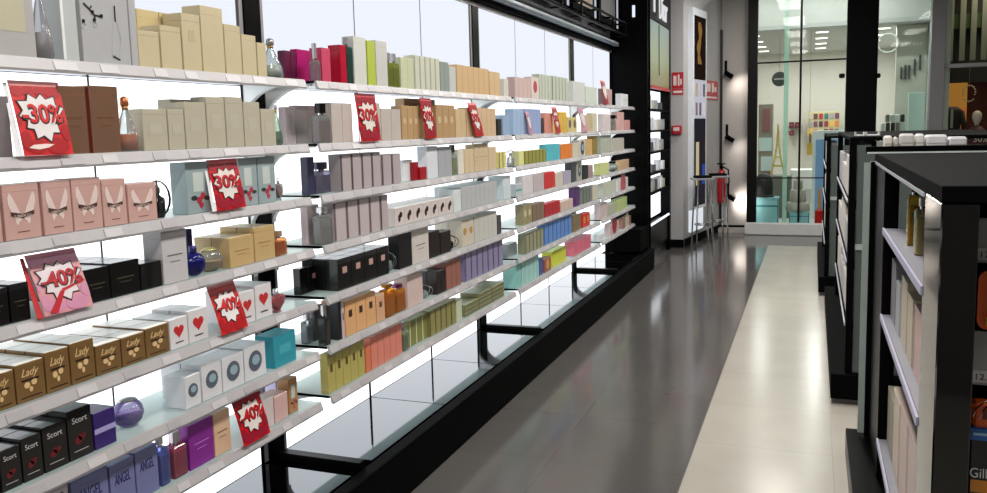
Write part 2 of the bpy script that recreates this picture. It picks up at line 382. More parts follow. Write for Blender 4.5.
def bottle_parts(t, kind, w, h, o):
    glass = mat(o.get('glass', (225, 232, 232)), .04, kind='glass', strength=.8); liq = mat(o.get('liq', (230, 225, 215)), .15, var=.03)
    cap = mat(o.get('cap', (200, 200, 204)), .2, .6); d = o.get('d', min(w, .04)); r = w/2
    cx = -max(d/2, .01)
    if kind == 'b':
        hb = h*o.get('hb', .72)
        obj('glass_body', loft([(0, d/2-.002, r-.002, .004), (.003, d/2, r, .005), (hb-.006, d/2, r, .005), (hb, d/2-.006, r-.006, .004)], 3, cx), glass, t)
        obj('liquid', loft([(.004, d/2-.004, r-.004, .003), (hb*o.get('fill', .8), d/2-.004, r-.004, .003)], 2, cx), liq, t)
        obj('collar', loft([(hb, w*.16, w*.16, w*.12), (hb+h*.05, w*.16, w*.16, w*.12)], 3, cx), CHROME, t)
        obj('cap', loft([(hb+h*.05, w*.22, w*.24, w*.1), (h-.001, w*.22, w*.24, w*.1), (h, w*.19, w*.21, w*.1)], 3, cx), cap, t)
    elif kind == 'r':       # round flask standing on its edge
        hb = h*.8; R = w/2; zc = hb/2
        P = []
        for k in range(13):
            a = pi*k/12; P.append((R*sin(a), zc-hb/2*cos(a)))
        obj('glass_body', lathe(P, 20, cx, 0, sx=min(1, d/w+.25)), glass, t, True)
        P2 = [(p[0]*.88, zc+(p[1]-zc)*.88) for p in P[:9]]
        obj('liquid', lathe(P2, 20, cx, 0, sx=min(1, d/w+.2)), liq, t, True)
        obj('cap', lathe([(w*.13, hb*.97), (w*.14, hb+.002), (w*.14, h-.002), (w*.1, h)], 14, cx, 0), cap, t, True)
    elif kind == 'cone':
        obj('glass_body', lathe([(r*.8, 0), (r, h*.05), (r*.92, h*.25), (r*.45, h*.6), (r*.25, h*.72), (r*.22, h*.76)], 16, cx, 0), glass, t, True)
        obj('liquid', lathe([(r*.76, .004), (r*.85, h*.1), (r*.7, h*.32)], 16, cx, 0), liq, t, True)
        obj('collar', lathe([(r*.26, h*.76), (r*.26, h*.82)], 12, cx, 0), mat((190, 150, 90), .2, .8), t, True)
        obj('cap', lathe([(r*.3, h*.82), (r*.34, h*.86), (r*.3, h*.97), (r*.08, h)], 14, cx, 0), cap, t, True)
    elif kind == 'heart':
        hb = h*.82
        obj('glass_body', plate([sh(heart(w*.95, hb*.95), 0, hb*.52)], d, cx-d/2), glass, t)
        obj('liquid', plate([sh(heart(w*.8, hb*.78), 0, hb*.5)], d*.7, cx-d*.35), liq, t)
        obj('cap', lathe([(w*.12, hb*.86), (w*.14, hb), (w*.13, h)], 12, cx, 0), cap, t, True)
        obj('foot', loft([(0, d*.4, w*.2, .003), (.006, d*.4, w*.16, .003)], 2, cx), glass, t)
    elif kind == 'orb':     # low round bowl bottle
        obj('glass_body', lathe([(r*.5, 0), (r*.85, h*.2), (r, h*.45), (r*.9, h*.75), (r*.6, h*.97), (r*.3, h)], 22, -r*.8, 0, sx=.8), glass, t, True)
        obj('liquid', lathe([(r*.45, .003), (r*.8, h*.2), (r*.92, h*.42), (r*.9, h*.5)], 22, -r*.8, 0, sx=.8), liq, t, True)
        obj('cap', lathe([(r*.62, h*.98), (r*.5, h+.004), (r*.2, h+.008)], 18, -r*.8, 0, sx=.8), cap, t, True)
    elif kind == 'wire':    # small bottle wrapped in looping wire
        obj('glass_body', lathe([(r*.5, 0), (r*.62, h*.1), (r*.62, h*.5), (r*.2, h*.6), (r*.2, h*.66)], 14, -r, 0), glass, t, True)
        obj('cap', lathe([(r*.26, h*.66), (r*.26, h*.8), (r*.1, h*.84)], 12, -r, 0), cap, t, True)
        bm = bmesh.new()
        for q in range(3):
            a0 = q*pi/3
            tube(bm, [(-r+r*.95*cos(a)*cos(a0), r*.95*cos(a)*sin(a0+.6), h*.5+h*.48*sin(a)) for a in [2*pi*k/16 for k in range(17)]], .0022, 5)
        obj('wire_loops', bm, mat(o.get('wire', (60, 60, 62)), .3, .7), t)
def add_item(kind, X, yc, z, w, h, o, bay, row, desc, order, extra=''):
    names = dict(c='perfume_carton', b='perfume_bottle', r='round_perfume_bottle', cone='tapered_perfume_bottle', heart='heart_perfume_bottle', orb='bowl_perfume_bottle', wire='wire_wrapped_bottle')
    cats = dict(c='carton', b='perfume bottle', r='perfume bottle', cone='perfume bottle', heart='perfume bottle', orb='perfume bottle', wire='perfume bottle')
    if kind == 'c':
        d = o.get('d', .055); col = o.get('col', (200, 200, 200)); m = mat(col, o.get('rough', .38), o.get('metal', 0), coat=o.get('coat', 0), spec=o.get('spec', .5))
        key = ('carton', round(d, 3), round(w, 3), round(h, 3), m.name, tuple(col), o.get('top'))
        pr = o.get('pr') if not extra else None
        if pr or o.get('top') or o.get('side'):
            t = thing(names[kind], desc, cats[kind], (X, yc, z), o.get('rz', 0))
            obj('carton_body', cached(key, lambda: carton_bm(d, w, h), m), None, t)
            decor(pr, t, w, h, col)
            if o.get('top'): obj('carton_lid', bx(-d+.001, -.001, -w/2+.001, w/2-.001, h, h+.0012), mat(o['top'], .3), t)  # thin sheet in the top colour; on gold cartons it paints reflected glare
            if o.get('side'): obj('side_panel', bx(-d+.002, -.002, -w/2-.0008, -w/2, .002, h-.002), mat(o['side'], .4), t)
        else:
            t = obj(names[kind], cached(key, lambda: carton_bm(d, w, h), m)); t.location = (X, yc, z); t.rotation_euler = (0, 0, o.get('rz', 0)); t['category'] = cats[kind]
    else:
        t = thing(names[kind], desc, cats[kind], (X, yc, z), o.get('rz', 0))
        bottle_parts(t, kind, w, h, o)
    ITEMS.append((t, bay, row, desc, order, extra))
    return t
def bay_of(y):
    for i, (a, b) in enumerate(BAYS):
        if y < b+.035: return i
    return 3
BSTART = [284, 285.5, 300, 300, 299, 306, 320]; PREV = {}
def run(row, kind, x0, x1, yt, n, desc, z=None, **o):
    """n equal things between image columns x0..x1 on shelf `row`, tops at image row yt in the middle"""
    s = o.get('s', .014); X = SX-s; z0 = ZS[row-1]+.0006 if z is None else z
    zm = z0+.05
    Y0, Y1 = y_at(x0, X, zm), y_at(x1, X, zm)
    b = bay_of((Y0+Y1)/2)
    if b == 0 and x0 >= BSTART[row-1]: b = 1
    lo, hi = BAYS[b]
    pv = PREV.get(row, lo); pushed = b == 1 and Y0 < lo-.01
    if b == 1 and Y0 < lo-.01:                      # stands further back, beside the shelf end
        Y0 = pv+.003; dd = min(.032, o.get('d', .055)); o['d'] = dd; d = dd; deep = 1
        X = min(X, max(x_at(x0, Y0, zm), -1.985+dd)); Y1 = max(y_at(x1, X, zm), Y0+.02); PREV[row] = Y1
    elif b == 1 and 0 < pv-Y0 < .08: Y0 = pv+.003
    if Y0 > lo-.4: Y0 = max(Y0, lo+.002)
    Y1 = min(Y1, hi-.002)
    h = z_at(yt, X, (Y0+Y1)/2)-z0
    lim = (ZS[row-2]-.034-z0-.004) if row > 1 else .6
    h = max(.03, min(h, lim)); w = (Y1-Y0)/n; deep = o.get('deep', 1) if not pushed else 1; d = o.get('d', .055)
    if deep > 1:
        d = min(d, (.222-s)/deep-.002); o['d'] = d
    for k in range(n):
        for q in range(deep):
            add_item(kind, X-q*(d+.0015), Y0+(k+.5)*w, z0, w-.0025, h, o, b, row, desc, x0+k*.1, ' in row %d behind' % q if q else '')
BEI = (198, 184, 150)
# --- row 1
run(1, 'c', -14, 36, 1-30, 1, 'large grey display box with beige panel', col=(176, 172, 172), d=.1, pr=('win', (190, 184, 160)))
run(1, 'cone', 38, 57, -26, 1, 'tall clear and silver display bottle', liq=(205, 203, 205), glass=(228, 228, 230))
run(1, 'c', 62, 79, -20, 1, 'narrow silver display box', col=(186, 190, 190), d=.07, pr=('stripe', (235, 235, 235)))
for (x0, x1, yt) in ((138, 160, 31), (161, 182, 26), (183, 202, 14), (202.5, 225, 7), (225.5, 242, 25), (242.5, 257, 35), (257.5, 267, 43)):
    run(1, 'c', x0, x1, yt, 1, 'sandy beige carton', col=BEI, d=.07, pr=('slab', (188, 172, 136)) if x0 == 183 else None)
run(1, 'c', 139, 183, 12, 2, 'taller beige carton behind the front ones', s=.09, col=(200, 182, 136), d=.05)
run(1, 'cone', 268, 283, 38, 1, 'clear tapered bottle with small neck', liq=(215, 215, 208), cap=(150, 150, 150))
run(1, 'c', 285, 297, 51, 2, 'dark magenta carton', col=(92, 18, 58))
run(1, 'c', 297.5, 314, 50, 1, 'bright magenta metallic carton', col=(196, 40, 128), metal=.3, rough=.25)
run(1, 'b', 316, 321, 43, 1, 'slim clear bottle with pink base', liq=(222, 90, 150), hb=.55)
run(1, 'c', 322, 331, 48, 1, 'rose red carton', col=(196, 60, 96))
run(1, 'c', 331.5, 347, 45, 1, 'deep red glossy carton', col=(178, 24, 52), rough=.2)
run(1, 'b', 348, 354, 37, 1, 'tall teal glass bottle', glass=(130, 170, 160), liq=(96, 140, 130), hb=.8)
run(1, 'c', 354.5, 367, 37, 1, 'tall pale grey carton', col=(206, 208, 200))
run(1, 'c', 368, 376, 41, 1, 'lime green carton', col=(176, 190, 70))
run(1, 'c', 376.5, 388, 41, 1, 'grey and white carton', col=(200, 198, 194))
run(1, 'b', 389, 400, 53, 2, 'small lime green bottle', liq=(170, 184, 50), glass=(220, 226, 150))
run(1, 'c', 401, 414, 58, 2, 'pale green carton', col=(196, 200, 168))
run(1, 'c', 414.5, 440, 57, 5, 'cream slim carton', col=(204, 204, 186), pr=('stripe', (150, 160, 140)))
run(1, 'c', 440.5, 449, 62, 2, 'grey teal carton', col=(142, 152, 146))
run(1, 'c', 449.5, 456, 67, 1, 'pale silver carton', col=(196, 198, 198))
run(1, 'c', 457, 489, 67, 6, 'tan carton', col=(206, 172, 128))
run(1, 'c', 489.5, 500, 72, 2, 'short tan carton', col=(208, 176, 134))
run(1, 'c', 504, 514.5, 79, 2, 'low cream carton', col=(214, 208, 198))
run(1, 'c', 515, 531, 78, 4, 'dusty pink carton', col=(200, 172, 168))
run(1, 'c', 531.5, 539, 77, 1, 'white carton with red flower', col=(214, 200, 194), pr=('dot', (176, 30, 50)))
run(1, 'c', 539.5, 552, 75, 4, 'grey green slim carton', col=(176, 182, 166), pr=('stripe', (220, 222, 214)))
run(1, 'c', 552.5, 568, 77, 5, 'pale green slim carton', col=(188, 194, 176), pr=('stripe', (120, 130, 112)))
run(1, 'c', 573, 585, 82, 2, 'off-white carton', col=(204, 206, 202))
run(1, 'c', 585.5, 599, 87, 4, 'low pale green carton', col=(202, 210, 198))
run(1, 'c', 604, 612, 89, 3, 'mauve pink carton', col=(186, 150, 152))
run(1, 'c', 621, 628, 94, 1, 'small white box standing alone', col=(220, 220, 222), pr=('line', (40, 40, 40)))
# --- row 2
run(2, 'c', -6, 12, 96, 1, 'dark grey stone-look carton', col=(122, 114, 116), d=.07)
for (x0, x1) in ((61, 89), (92, 121)):
    run(2, 'c', x0, x1, 86, 1, 'copper metallic carton', col=(206, 158, 130), metal=.85, rough=.22, d=.07, pr=('line', (110, 70, 50)), side=(120, 50, 36))
run(2, 'cone', 122, 142, 96, 1, 'clear bottle with orange perfume', liq=(226, 110, 40), cap=(180, 110, 70))
for (x0, x1, yt) in ((143, 168, 109), (168.5, 185, 109), (185.5, 207, 102), (207.5, 226, 97), (226.5, 244, 97), (244.5, 261, 102), (261.5, 276, 109)):
    run(2, 'c', x0, x1, yt, 1, 'khaki beige carton with paler label', col=(182, 175, 156), d=.06, pr=('lab', (186, 180, 162)))
run(2, 'c', 172, 222, 100, 3, 'khaki carton standing behind the front row', s=.085, col=(174, 166, 144), d=.05)
run(2, 'cone', 277, 285, 102, 1, 'pale green tapered sample bottle', liq=(170, 190, 175), glass=(200, 215, 205))
run(2, 'c', 286, 296, 107, 1, 'pale pink carton', col=(214, 196, 200))
run(2, 'c', 296.5, 319, 106, 2, 'white grey carton with dark rim', col=(192, 180, 180), top=(40, 30, 32))
run(2, 'b', 320, 331, 103, 1, 'pink bottle with black bow', liq=(190, 140, 140), cap=(30, 24, 28), hb=.7)
run(2, 'c', 332, 353, 103, 2, 'pinkish beige carton', col=(192, 180, 174))
run(2, 'c', 373, 381, 103, 1, 'greige carton beside the sign', col=(192, 182, 174))
run(2, 'c', 381.5, 401, 109, 2, 'low greige carton', col=(190, 180, 174), top=(70, 60, 60))
run(2, 'c', 402, 419, 106, 3, 'tan carton with pale dot', col=(182, 148, 106), pr=('dot', (206, 182, 146)))
run(2, 'c', 405, 436, 98, 4, 'tall tan carton in the back row', s=.08, col=(182, 150, 110), d=.05)
run(2, 'c', 436.5, 455, 105, 3, 'light brown carton', col=(178, 144, 102), pr=('dot', (206, 182, 146)))
run(2, 'c', 456, 466, 109, 2, 'sand coloured carton', col=(204, 178, 140))
run(2, 'c', 467, 496, 108, 6, 'peach tan carton', col=(206, 176, 142))
run(2, 'c', 497.5, 501.5, 119, 1, 'small black carton', col=(22, 20, 22))
run(2, 'c', 503, 511, 115, 2, 'powder blue carton', col=(150, 172, 202))
run(2, 'c', 511.5, 524, 109, 3, 'light blue carton', col=(158, 182, 212))
run(2, 'c', 524.5, 541, 109, 4, 'periwinkle blue carton', col=(146, 162, 204))
run(2, 'c', 541.5, 544, 118, 1, 'slim dark brown carton', col=(60, 30, 34))
run(2, 'c', 544.5, 553, 113, 2, 'salmon pink carton', col=(206, 138, 120))
run(2, 'c', 560, 567, 112, 2, 'golden yellow carton', col=(214, 174, 62))
run(2, 'c', 567.5, 577, 117, 2, 'yellow and cream carton', col=(206, 190, 132), pr=('dot', (96, 70, 60)))
run(2, 'c', 587, 592, 115, 1, 'floral beige carton', col=(198, 176, 140))
run(2, 'c', 592.5, 603, 113, 2, 'plain cream carton', col=(206, 200, 176))
run(2, 'c', 603.5, 610.5, 114, 2, 'white and pink carton', col=(214, 200, 200))
run(2, 'b', 611, 616, 115, 1, 'small bottle with black cap', liq=(200, 196, 190), cap=(20, 20, 22))
run(2, 'c', 617, 624, 112, 2, 'blush pink carton', col=(208, 164, 160))
run(2, 'c', 624.5, 630, 120, 1, 'low pink carton', col=(206, 150, 150))
# --- row 3
for (x0, x1, yt) in ((-30, 2, 187), (4, 41, 184), (43, 72.5, 181), (73, 102.5, 178), (103, 127, 179), (128, 157, 183)):
    run(3, 'c', x0, x1, yt, 1, 'rose pink carton with white wings', col=(200, 160, 152), d=.06, s=.016, pr=('wings', (0, 0, 0)))
run(3, 'wire', 158, 175, 180, 1, 'dark bow-tied bottle', glass=(90, 90, 90), wire=(30, 28, 28), cap=(120, 120, 124))
run(3, 'c', 187, 212, 162, 1, 'grey teal flower-print carton', col=(150, 166, 170), d=.06, pr=('flower', (0, 0, 0)))
run(3, 'c', 240, 258, 156, 1, 'grey teal flower-print carton', col=(150, 166, 170), d=.08, pr=('flower', (0, 0, 0)))
run(3, 'c', 258.5, 276, 154, 1, 'grey teal flower-print carton', col=(150, 166, 170), d=.08, pr=('flower', (0, 0, 0)))
run(3, 'heart', 277, 284, 178, 1, 'small pink-topped glass bottle', liq=(210, 120, 120), d=.02)
run(3, 'c', 308, 315, 157, 1, 'dark navy slim carton', col=(46, 46, 76))
run(3, 'b', 316, 331, 162, 1, 'lavender glass bottle', liq=(160, 154, 180), glass=(190, 186, 205), cap=(80, 76, 96))
run(3, 'c', 332, 381, 153, 4, 'mauve grey carton with dark edge', col=(178, 166, 168), pr=('stripe', (84, 70, 78)), rz=0)
run(3, 'c', 381.5, 401, 154, 2, 'low mauve grey carton', col=(176, 164, 168), pr=('stripe', (84, 70, 78)))
run(3, 'c', 403, 412.5, 160, 1, 'white carton beside red tags', col=(222, 222, 226), s=.05, d=.03)
run(3, 'c', 413.5, 418.5, 162, 1, 'small red carton', col=(150, 14, 30), d=.02, s=.03)
run(3, 'c', 420, 426.5, 167, 1, 'low red carton', col=(160, 14, 30), d=.02, s=.02)
run(3, 'c', 427.5, 438, 146, 1, 'white carton with plain front', col=(216, 220, 226))
run(3, 'c', 438.5, 452, 147, 2, 'cool grey carton', col=(168, 168, 174))
run(3, 'b', 453.5, 458, 143, 1, 'slim bottle of green perfume', liq=(196, 204, 110), cap=(90, 90, 92), hb=.7)
run(3, 'c', 458.5, 464, 150, 1, 'pale sand carton', col=(224, 216, 202))
run(3, 'c', 464.5, 474, 149, 2, 'sandy tan carton', col=(208, 188, 154))
run(3, 'c', 474.5, 488.5, 144, 3, 'tall sandy tan carton', col=(206, 184, 150), pr=('line', (150, 120, 80)))
run(3, 'c', 489, 496.5, 147, 2, 'medium sandy carton', col=(208, 186, 152))
run(3, 'c', 499, 506, 152, 2, 'yellow striped carton', col=(216, 206, 130), pr=('stripe', (60, 56, 40)))
run(3, 'wire', 509.5, 518, 150, 1, 'white wire-wrapped bottle', glass=(230, 230, 230), wire=(200, 200, 205))
run(3, 'c', 519, 524, 151, 1, 'pale lemon carton', col=(222, 220, 150))
run(3, 'c', 524.5, 546, 150, 6, 'olive green carton', col=(150, 146, 62), pr=('stripe', (84, 80, 36)))
run(3, 'c', 546.5, 560, 144, 4, 'turquoise carton', col=(84, 182, 198))
run(3, 'c', 560.5, 572, 144, 3, 'bright orange carton', col=(226, 124, 40))
run(3, 'c', 572.5, 579, 143, 2, 'floral pastel carton', col=(206, 196, 176))
run(3, 'c', 579.5, 585.5, 140, 1, 'white carton with dark oval', col=(206, 200, 194), pr=('globe', (30, 28, 28)))
run(3, 'c', 586, 592.5, 139, 2, 'orange beige carton', col=(206, 166, 100))
run(3, 'c', 593, 600, 135, 2, 'olive gold carton', col=(140, 116, 40))
run(3, 'c', 600.5, 611, 135, 3, 'sage grey carton', col=(170, 176, 160))
run(3, 'c', 613, 624, 138, 3, 'beige grey carton', col=(186, 180, 170))
# --- row 4
run(4, 'c', -22, 9, 290, 1, 'black carton with faint gold lettering', col=(9, 9, 10), d=.07, deep=3, coat=.5, spec=.3, pr=('line', (90, 80, 60)))
run(4, 'c', 10, 30, 283, 1, 'black carton with faint gold lettering', col=(9, 9, 10), d=.07, deep=3, coat=.5, spec=.3, pr=('line', (90, 80, 60)))
run(4, 'c', 84, 110, 268, 1, 'black carton with faint gold lettering', col=(9, 9, 10), d=.07, deep=3, coat=.5, spec=.3, pr=('line', (90, 80, 60)))
run(4, 'c', 110.5, 140, 261, 1, 'black carton with faint gold lettering', col=(9, 9, 10), d=.07, deep=3, coat=.5, spec=.3, pr=('line', (90, 80, 60)))
run(4, 'c', 140.5, 162, 262, 1, 'low black carton', col=(8, 8, 9), d=.07, deep=2, coat=.5, spec=.3)
run(4, 'c', 163, 188, 230, 1, 'white marbled carton', col=(196, 192, 194), d=.07, pr=('line', (90, 90, 94)))
run(4, 'c', 188, 194, 229, 1, 'dark blue slim carton', col=(30, 26, 84), s=.1, d=.05)
run(4, 'r', 189, 208, 246, 1, 'round cobalt blue bottle', glass=(80, 80, 190), liq=(40, 44, 160), cap=(60, 60, 120))
run(4, 'orb', 209, 229, 250, 1, 'low bottle of pale orange perfume', liq=(226, 180, 128), cap=(190, 180, 120))
run(4, 'c', 229.5, 254, 236, 1, 'golden beige carton', col=(196, 166, 116), d=.07, pr=('line', (150, 110, 60)), deep=2)
run(4, 'c', 254.5, 275, 226, 1, 'golden beige carton', col=(196, 166, 116), d=.07, pr=('line', (150, 110, 60)), deep=2)
run(4, 'b', 276, 287.5, 231, 1, 'orange glass bottle', liq=(216, 130, 60), glass=(240, 200, 160), cap=(200, 170, 140))
run(4, 'c', 308, 320, 205, 1, 'dusty pink carton', col=(196, 176, 180))
run(4, 'b', 321, 333, 207, 1, 'clear bottle with rose label', liq=(196, 180, 180), hb=.8)
run(4, 'c', 334, 380, 196, 4, 'taupe carton with dark edge', col=(188, 176, 176), pr=('stripe', (104, 88, 96)))
run(4, 'c', 380.5, 388.5, 195, 1, 'slim taupe carton', col=(180, 168, 170), pr=('stripe', (70, 56, 64)))
run(4, 'c', 395, 453, 202, 7, 'white carton with black bow mark', col=(208, 198, 194), d=.08, deep=2, pr=('mark', (50, 16, 22)))
run(4, 'c', 454, 461, 190, 1, 'white square carton', col=(216, 222, 224), d=.09)
run(4, 'c', 461.5, 497, 184, 8, 'silver grey carton', col=(182, 184, 186), d=.08, deep=2)
run(4, 'c', 503.5, 515, 176, 1, 'pale blue-white box', col=(206, 216, 222), d=.1)
run(4, 'c', 515.5, 522, 184, 1, 'grey carton with teal ribbon', col=(190, 196, 202), pr=('band', (60, 150, 140)))
run(4, 'c', 523, 533, 176, 2, 'white pinkish carton', col=(216, 208, 212))
run(4, 'c', 533.5, 544, 174, 3, 'grey rose carton', col=(192, 178, 180))
run(4, 'c', 544.5, 555, 172, 3, 'bright red carton', col=(206, 44, 44))
run(4, 'c', 555.5, 563, 173, 2, 'beige slim carton', col=(206, 196, 182))
run(4, 'c', 563.5, 571, 171, 2, 'lavender grey carton', col=(172, 166, 188))
run(4, 'c', 571.5, 576, 162, 1, 'charcoal carton', col=(56, 58, 66))
run(4, 'c', 577, 582, 161, 1, 'grey carton with dark oval', col=(170, 168, 160), pr=('globe', (40, 40, 36)))
run(4, 'c', 583, 588, 165, 1, 'black slim carton', col=(20, 20, 22))
run(4, 'c', 588.5, 593, 165, 1, 'mauve carton', col=(160, 134, 138))
run(4, 'c', 594, 609, 163, 4, 'pale yellow green carton', col=(206, 210, 140))
run(4, 'r', 611, 617, 161, 1, 'glass bottle with black stopper', liq=(200, 200, 190), cap=(16, 16, 18))
run(4, 'c', 619, 629, 160, 2, 'tan and cream carton', col=(200, 168, 130))
# --- row 5
GD = dict(col=(136, 104, 62), d=.07, s=.02, metal=.35, rough=.35, top=(228, 224, 214), pr=('script', (222, 190, 140)))  # near-white top colour paints in the lightbox reflection on the gold
for (x0, x1, yt) in ((-14, 15, 374), (15.5, 45, 362), (45.5, 70, 350), (70.5, 95, 341), (95.5, 121, 343), (121.5, 145, 335), (145.5, 169, 326)):
    run(5, 'c', x0, x1, yt, 1, 'gold carton with white lid', deep=3, **GD)
for (x0, x1, yt) in ((169.5, 188, 318), (188.5, 208, 309), (240, 255, 291), (255.5, 272, 284)):
    run(5, 'c', x0, x1, yt, 1, 'white carton with red heart', col=(222, 218, 220), d=.07, s=.02, deep=2, pr=('heart', (196, 44, 48)))
run(5, 'heart', 273, 286, 289, 1, 'pink heart-shaped bottle', liq=(206, 80, 90), glass=(240, 200, 205), d=.03)
run(5, 'c', 300, 308, 268, 1, 'plain black carton', col=(8, 8, 9), deep=2, coat=.5, spec=.3)
run(5, 'c', 308.5, 320, 266, 1, 'black carton with pink label', col=(9, 9, 10), coat=.5, spec=.3, pr=('slab', (180, 120, 130)))
run(5, 'wire', 321, 335, 258, 1, 'ornate black bottle', glass=(60, 60, 62), wire=(20, 20, 22), cap=(180, 170, 172))
run(5, 'c', 338, 389, 252, 4, 'black carton with pale label', col=(8, 8, 9), deep=3, coat=.5, spec=.3, pr=('slab', (188, 150, 142)))
run(5, 'wire', 390, 398.5, 252, 1, 'silver wire bottle', wire=(120, 120, 122))
run(5, 'c', 399, 412, 232, 1, 'tall black carton', col=(10, 10, 11))
run(5, 'c', 412.5, 429, 228, 1, 'cream carton with dark marks', col=(208, 200, 194), pr=('line', (80, 70, 70)))
run(5, 'c', 429.5, 440, 231, 1, 'black red-tinged carton', col=(30, 16, 18))
run(5, 'c', 440.5, 451, 231, 1, 'black red-tinged carton', col=(30, 16, 18))
run(5, 'wire', 452, 461, 235, 1, 'black ribbon bottle', wire=(16, 16, 18), glass=(60, 60, 60), cap=(20, 20, 20))
run(5, 'c', 462, 474, 219, 2, 'cream gold-marked carton', col=(206, 196, 178), d=.08, deep=2, pr=('dot', (190, 140, 60)))
run(5, 'c', 474.5, 497, 214, 5, 'light grey cream carton', col=(198, 196, 190), d=.08, deep=2)
run(5, 'c', 497.5, 501.5, 215, 1, 'thin dark grey carton', col=(70, 68, 70))
run(5, 'c', 523, 532, 204, 2, 'floral green carton', col=(150, 140, 104), pr=('dot', (206, 200, 160)))
run(5, 'c', 532.5, 544.5, 203, 3, 'brown olive carton', col=(128, 104, 84))
run(5, 'c', 545, 560, 202, 4, 'crimson carton', col=(178, 22, 38))
run(5, 'c', 560.5, 573, 200, 3, 'pale pink beige carton', col=(206, 180, 168))
run(5, 'c', 575, 580, 187, 1, 'purple carton', col=(84, 40, 104))
run(5, 'c', 583, 592, 187, 3, 'grey green carton', col=(120, 128, 120), pr=('stripe', (60, 66, 60)))
run(5, 'c', 593, 603, 185, 2, 'pale beige carton', col=(200, 194, 176))
run(5, 'c', 603.5, 616, 182, 3, 'pale grey green carton', col=(196, 200, 184))
run(5, 'c', 618, 628, 178, 1, 'white leaning card box with pink print', col=(216, 206, 206), pr=('dot', (180, 90, 100)))
# --- row 6
for (x0, x1, yt) in ((-24, -1, 458), (0, 21.5, 448), (22, 43, 436), (43.5, 68, 424), (68.5, 93, 408)):
    run(6, 'c', x0, x1, yt, 1, 'black carton with red flower print', col=(9, 8, 9), d=.07, s=.024, deep=3, coat=.5, spec=.3, pr=('text', (190, 188, 190), 'Scort', .12, .78, (96, 16, 26)))
run(6, 'c', 94, 116, 410, 1, 'dark purple carton', col=(52, 30, 104), d=.08, s=.024, pr=('band', (170, 160, 210)))
run(6, 'orb', 125, 151, 401, 1, 'violet bowl-shaped bottle', glass=(232, 224, 244), liq=(110, 70, 180), cap=(196, 196, 204), s=.05)
run(6, 'c', 185, 201, 375, 1, 'short white carton with round blue emblem', col=(218, 218, 222), d=.08, s=.02, pr=('globe', (88, 96, 110)))
for (x0, x1, yt) in ((202, 222, 362), (222.5, 244, 355), (244.5, 266, 345)):
    run(6, 'c', x0, x1, yt, 1, 'white carton with round blue emblem', col=(218, 218, 222), d=.08, s=.02, deep=2, pr=('globe', (88, 96, 110)))
run(6, 'c', 274, 296, 333, 1, 'turquoise carton with leaf print', col=(44, 150, 168), d=.08, s=.02, pr=('lab', (70, 172, 186)))
run(6, 'b', 307, 314, 312, 1, 'small grey glass bottle', liq=(160, 160, 168))
run(6, 'c', 315, 324, 305, 1, 'silver and black carton', col=(120, 118, 124), metal=.6, rough=.2)
run(6, 'b', 324.5, 331, 305, 1, 'black and silver bottle', liq=(30, 28, 32), glass=(120, 120, 120), cap=(190, 190, 190))
run(6, 'c', 331.5, 339, 302, 1, 'black carton with silver edge', col=(16, 15, 16), pr=('stripe', (170, 170, 176)))
run(6, 'c', 339.5, 345, 303, 1, 'pale rose slim carton', col=(206, 180, 180), pr=('slab', (80, 60, 70)))
run(6, 'c', 345.5, 376, 296, 3, 'apricot carton with dark label', col=(222, 170, 118), deep=2, pr=('slab', (60, 34, 28)))
run(6, 'c', 376.5, 385, 294, 1, 'short peach carton', col=(214, 168, 132), pr=('slab', (90, 60, 40)))
run(6, 'b', 386, 396, 284, 1, 'square bottle of amber perfume', liq=(226, 150, 20), glass=(240, 190, 90), cap=(210, 150, 40), hb=.85)
run(6, 'b', 397, 406, 284, 1, 'square bottle of amber perfume', liq=(226, 150, 20), glass=(240, 190, 90), cap=(120, 60, 110), hb=.82)
run(6, 'c', 407.5, 423, 273, 1, 'large pale pink carton', col=(212, 188, 182), d=.07)
run(6, 'wire', 425, 436, 285, 1, 'crystal bottle with wire loops', wire=(150, 150, 150), s=.01)
run(6, 'c', 437, 446, 270, 2, 'black brown carton', col=(28, 14, 14), deep=2)
run(6, 'c', 446.5, 461, 260, 3, 'copper brown carton', col=(150, 96, 84), deep=2)
run(6, 'c', 465, 503, 246, 7, 'violet grey slim carton', col=(140, 132, 166), d=.08, deep=2, pr=('stripe', (72, 66, 104)))
run(6, 'c', 508, 517, 243, 1, 'grey block carton behind glass', col=(160, 166, 168), s=.08)
run(6, 'c', 525.5, 543.5, 231, 5, 'olive striped carton', col=(150, 150, 120), pr=('stripe', (80, 84, 64)))
run(6, 'c', 544, 571.5, 219, 7, 'royal blue carton', col=(96, 140, 204), pr=('stripe', (50, 80, 160)))
run(6, 'c', 573, 581, 215, 2, 'khaki brown carton', col=(126, 108, 76))
run(6, 'c', 582.5, 590, 213, 2, 'red carton with yellow dot', col=(206, 36, 40), pr=('dot', (226, 150, 50)))
run(6, 'c', 597, 607.5, 203, 3, 'pale rose carton', col=(206, 188, 188))
run(6, 'c', 608, 616, 203, 2, 'stone green carton', col=(176, 176, 160))
run(6, 'c', 616.5, 627, 198, 3, 'fresh green carton', col=(180, 196, 130))
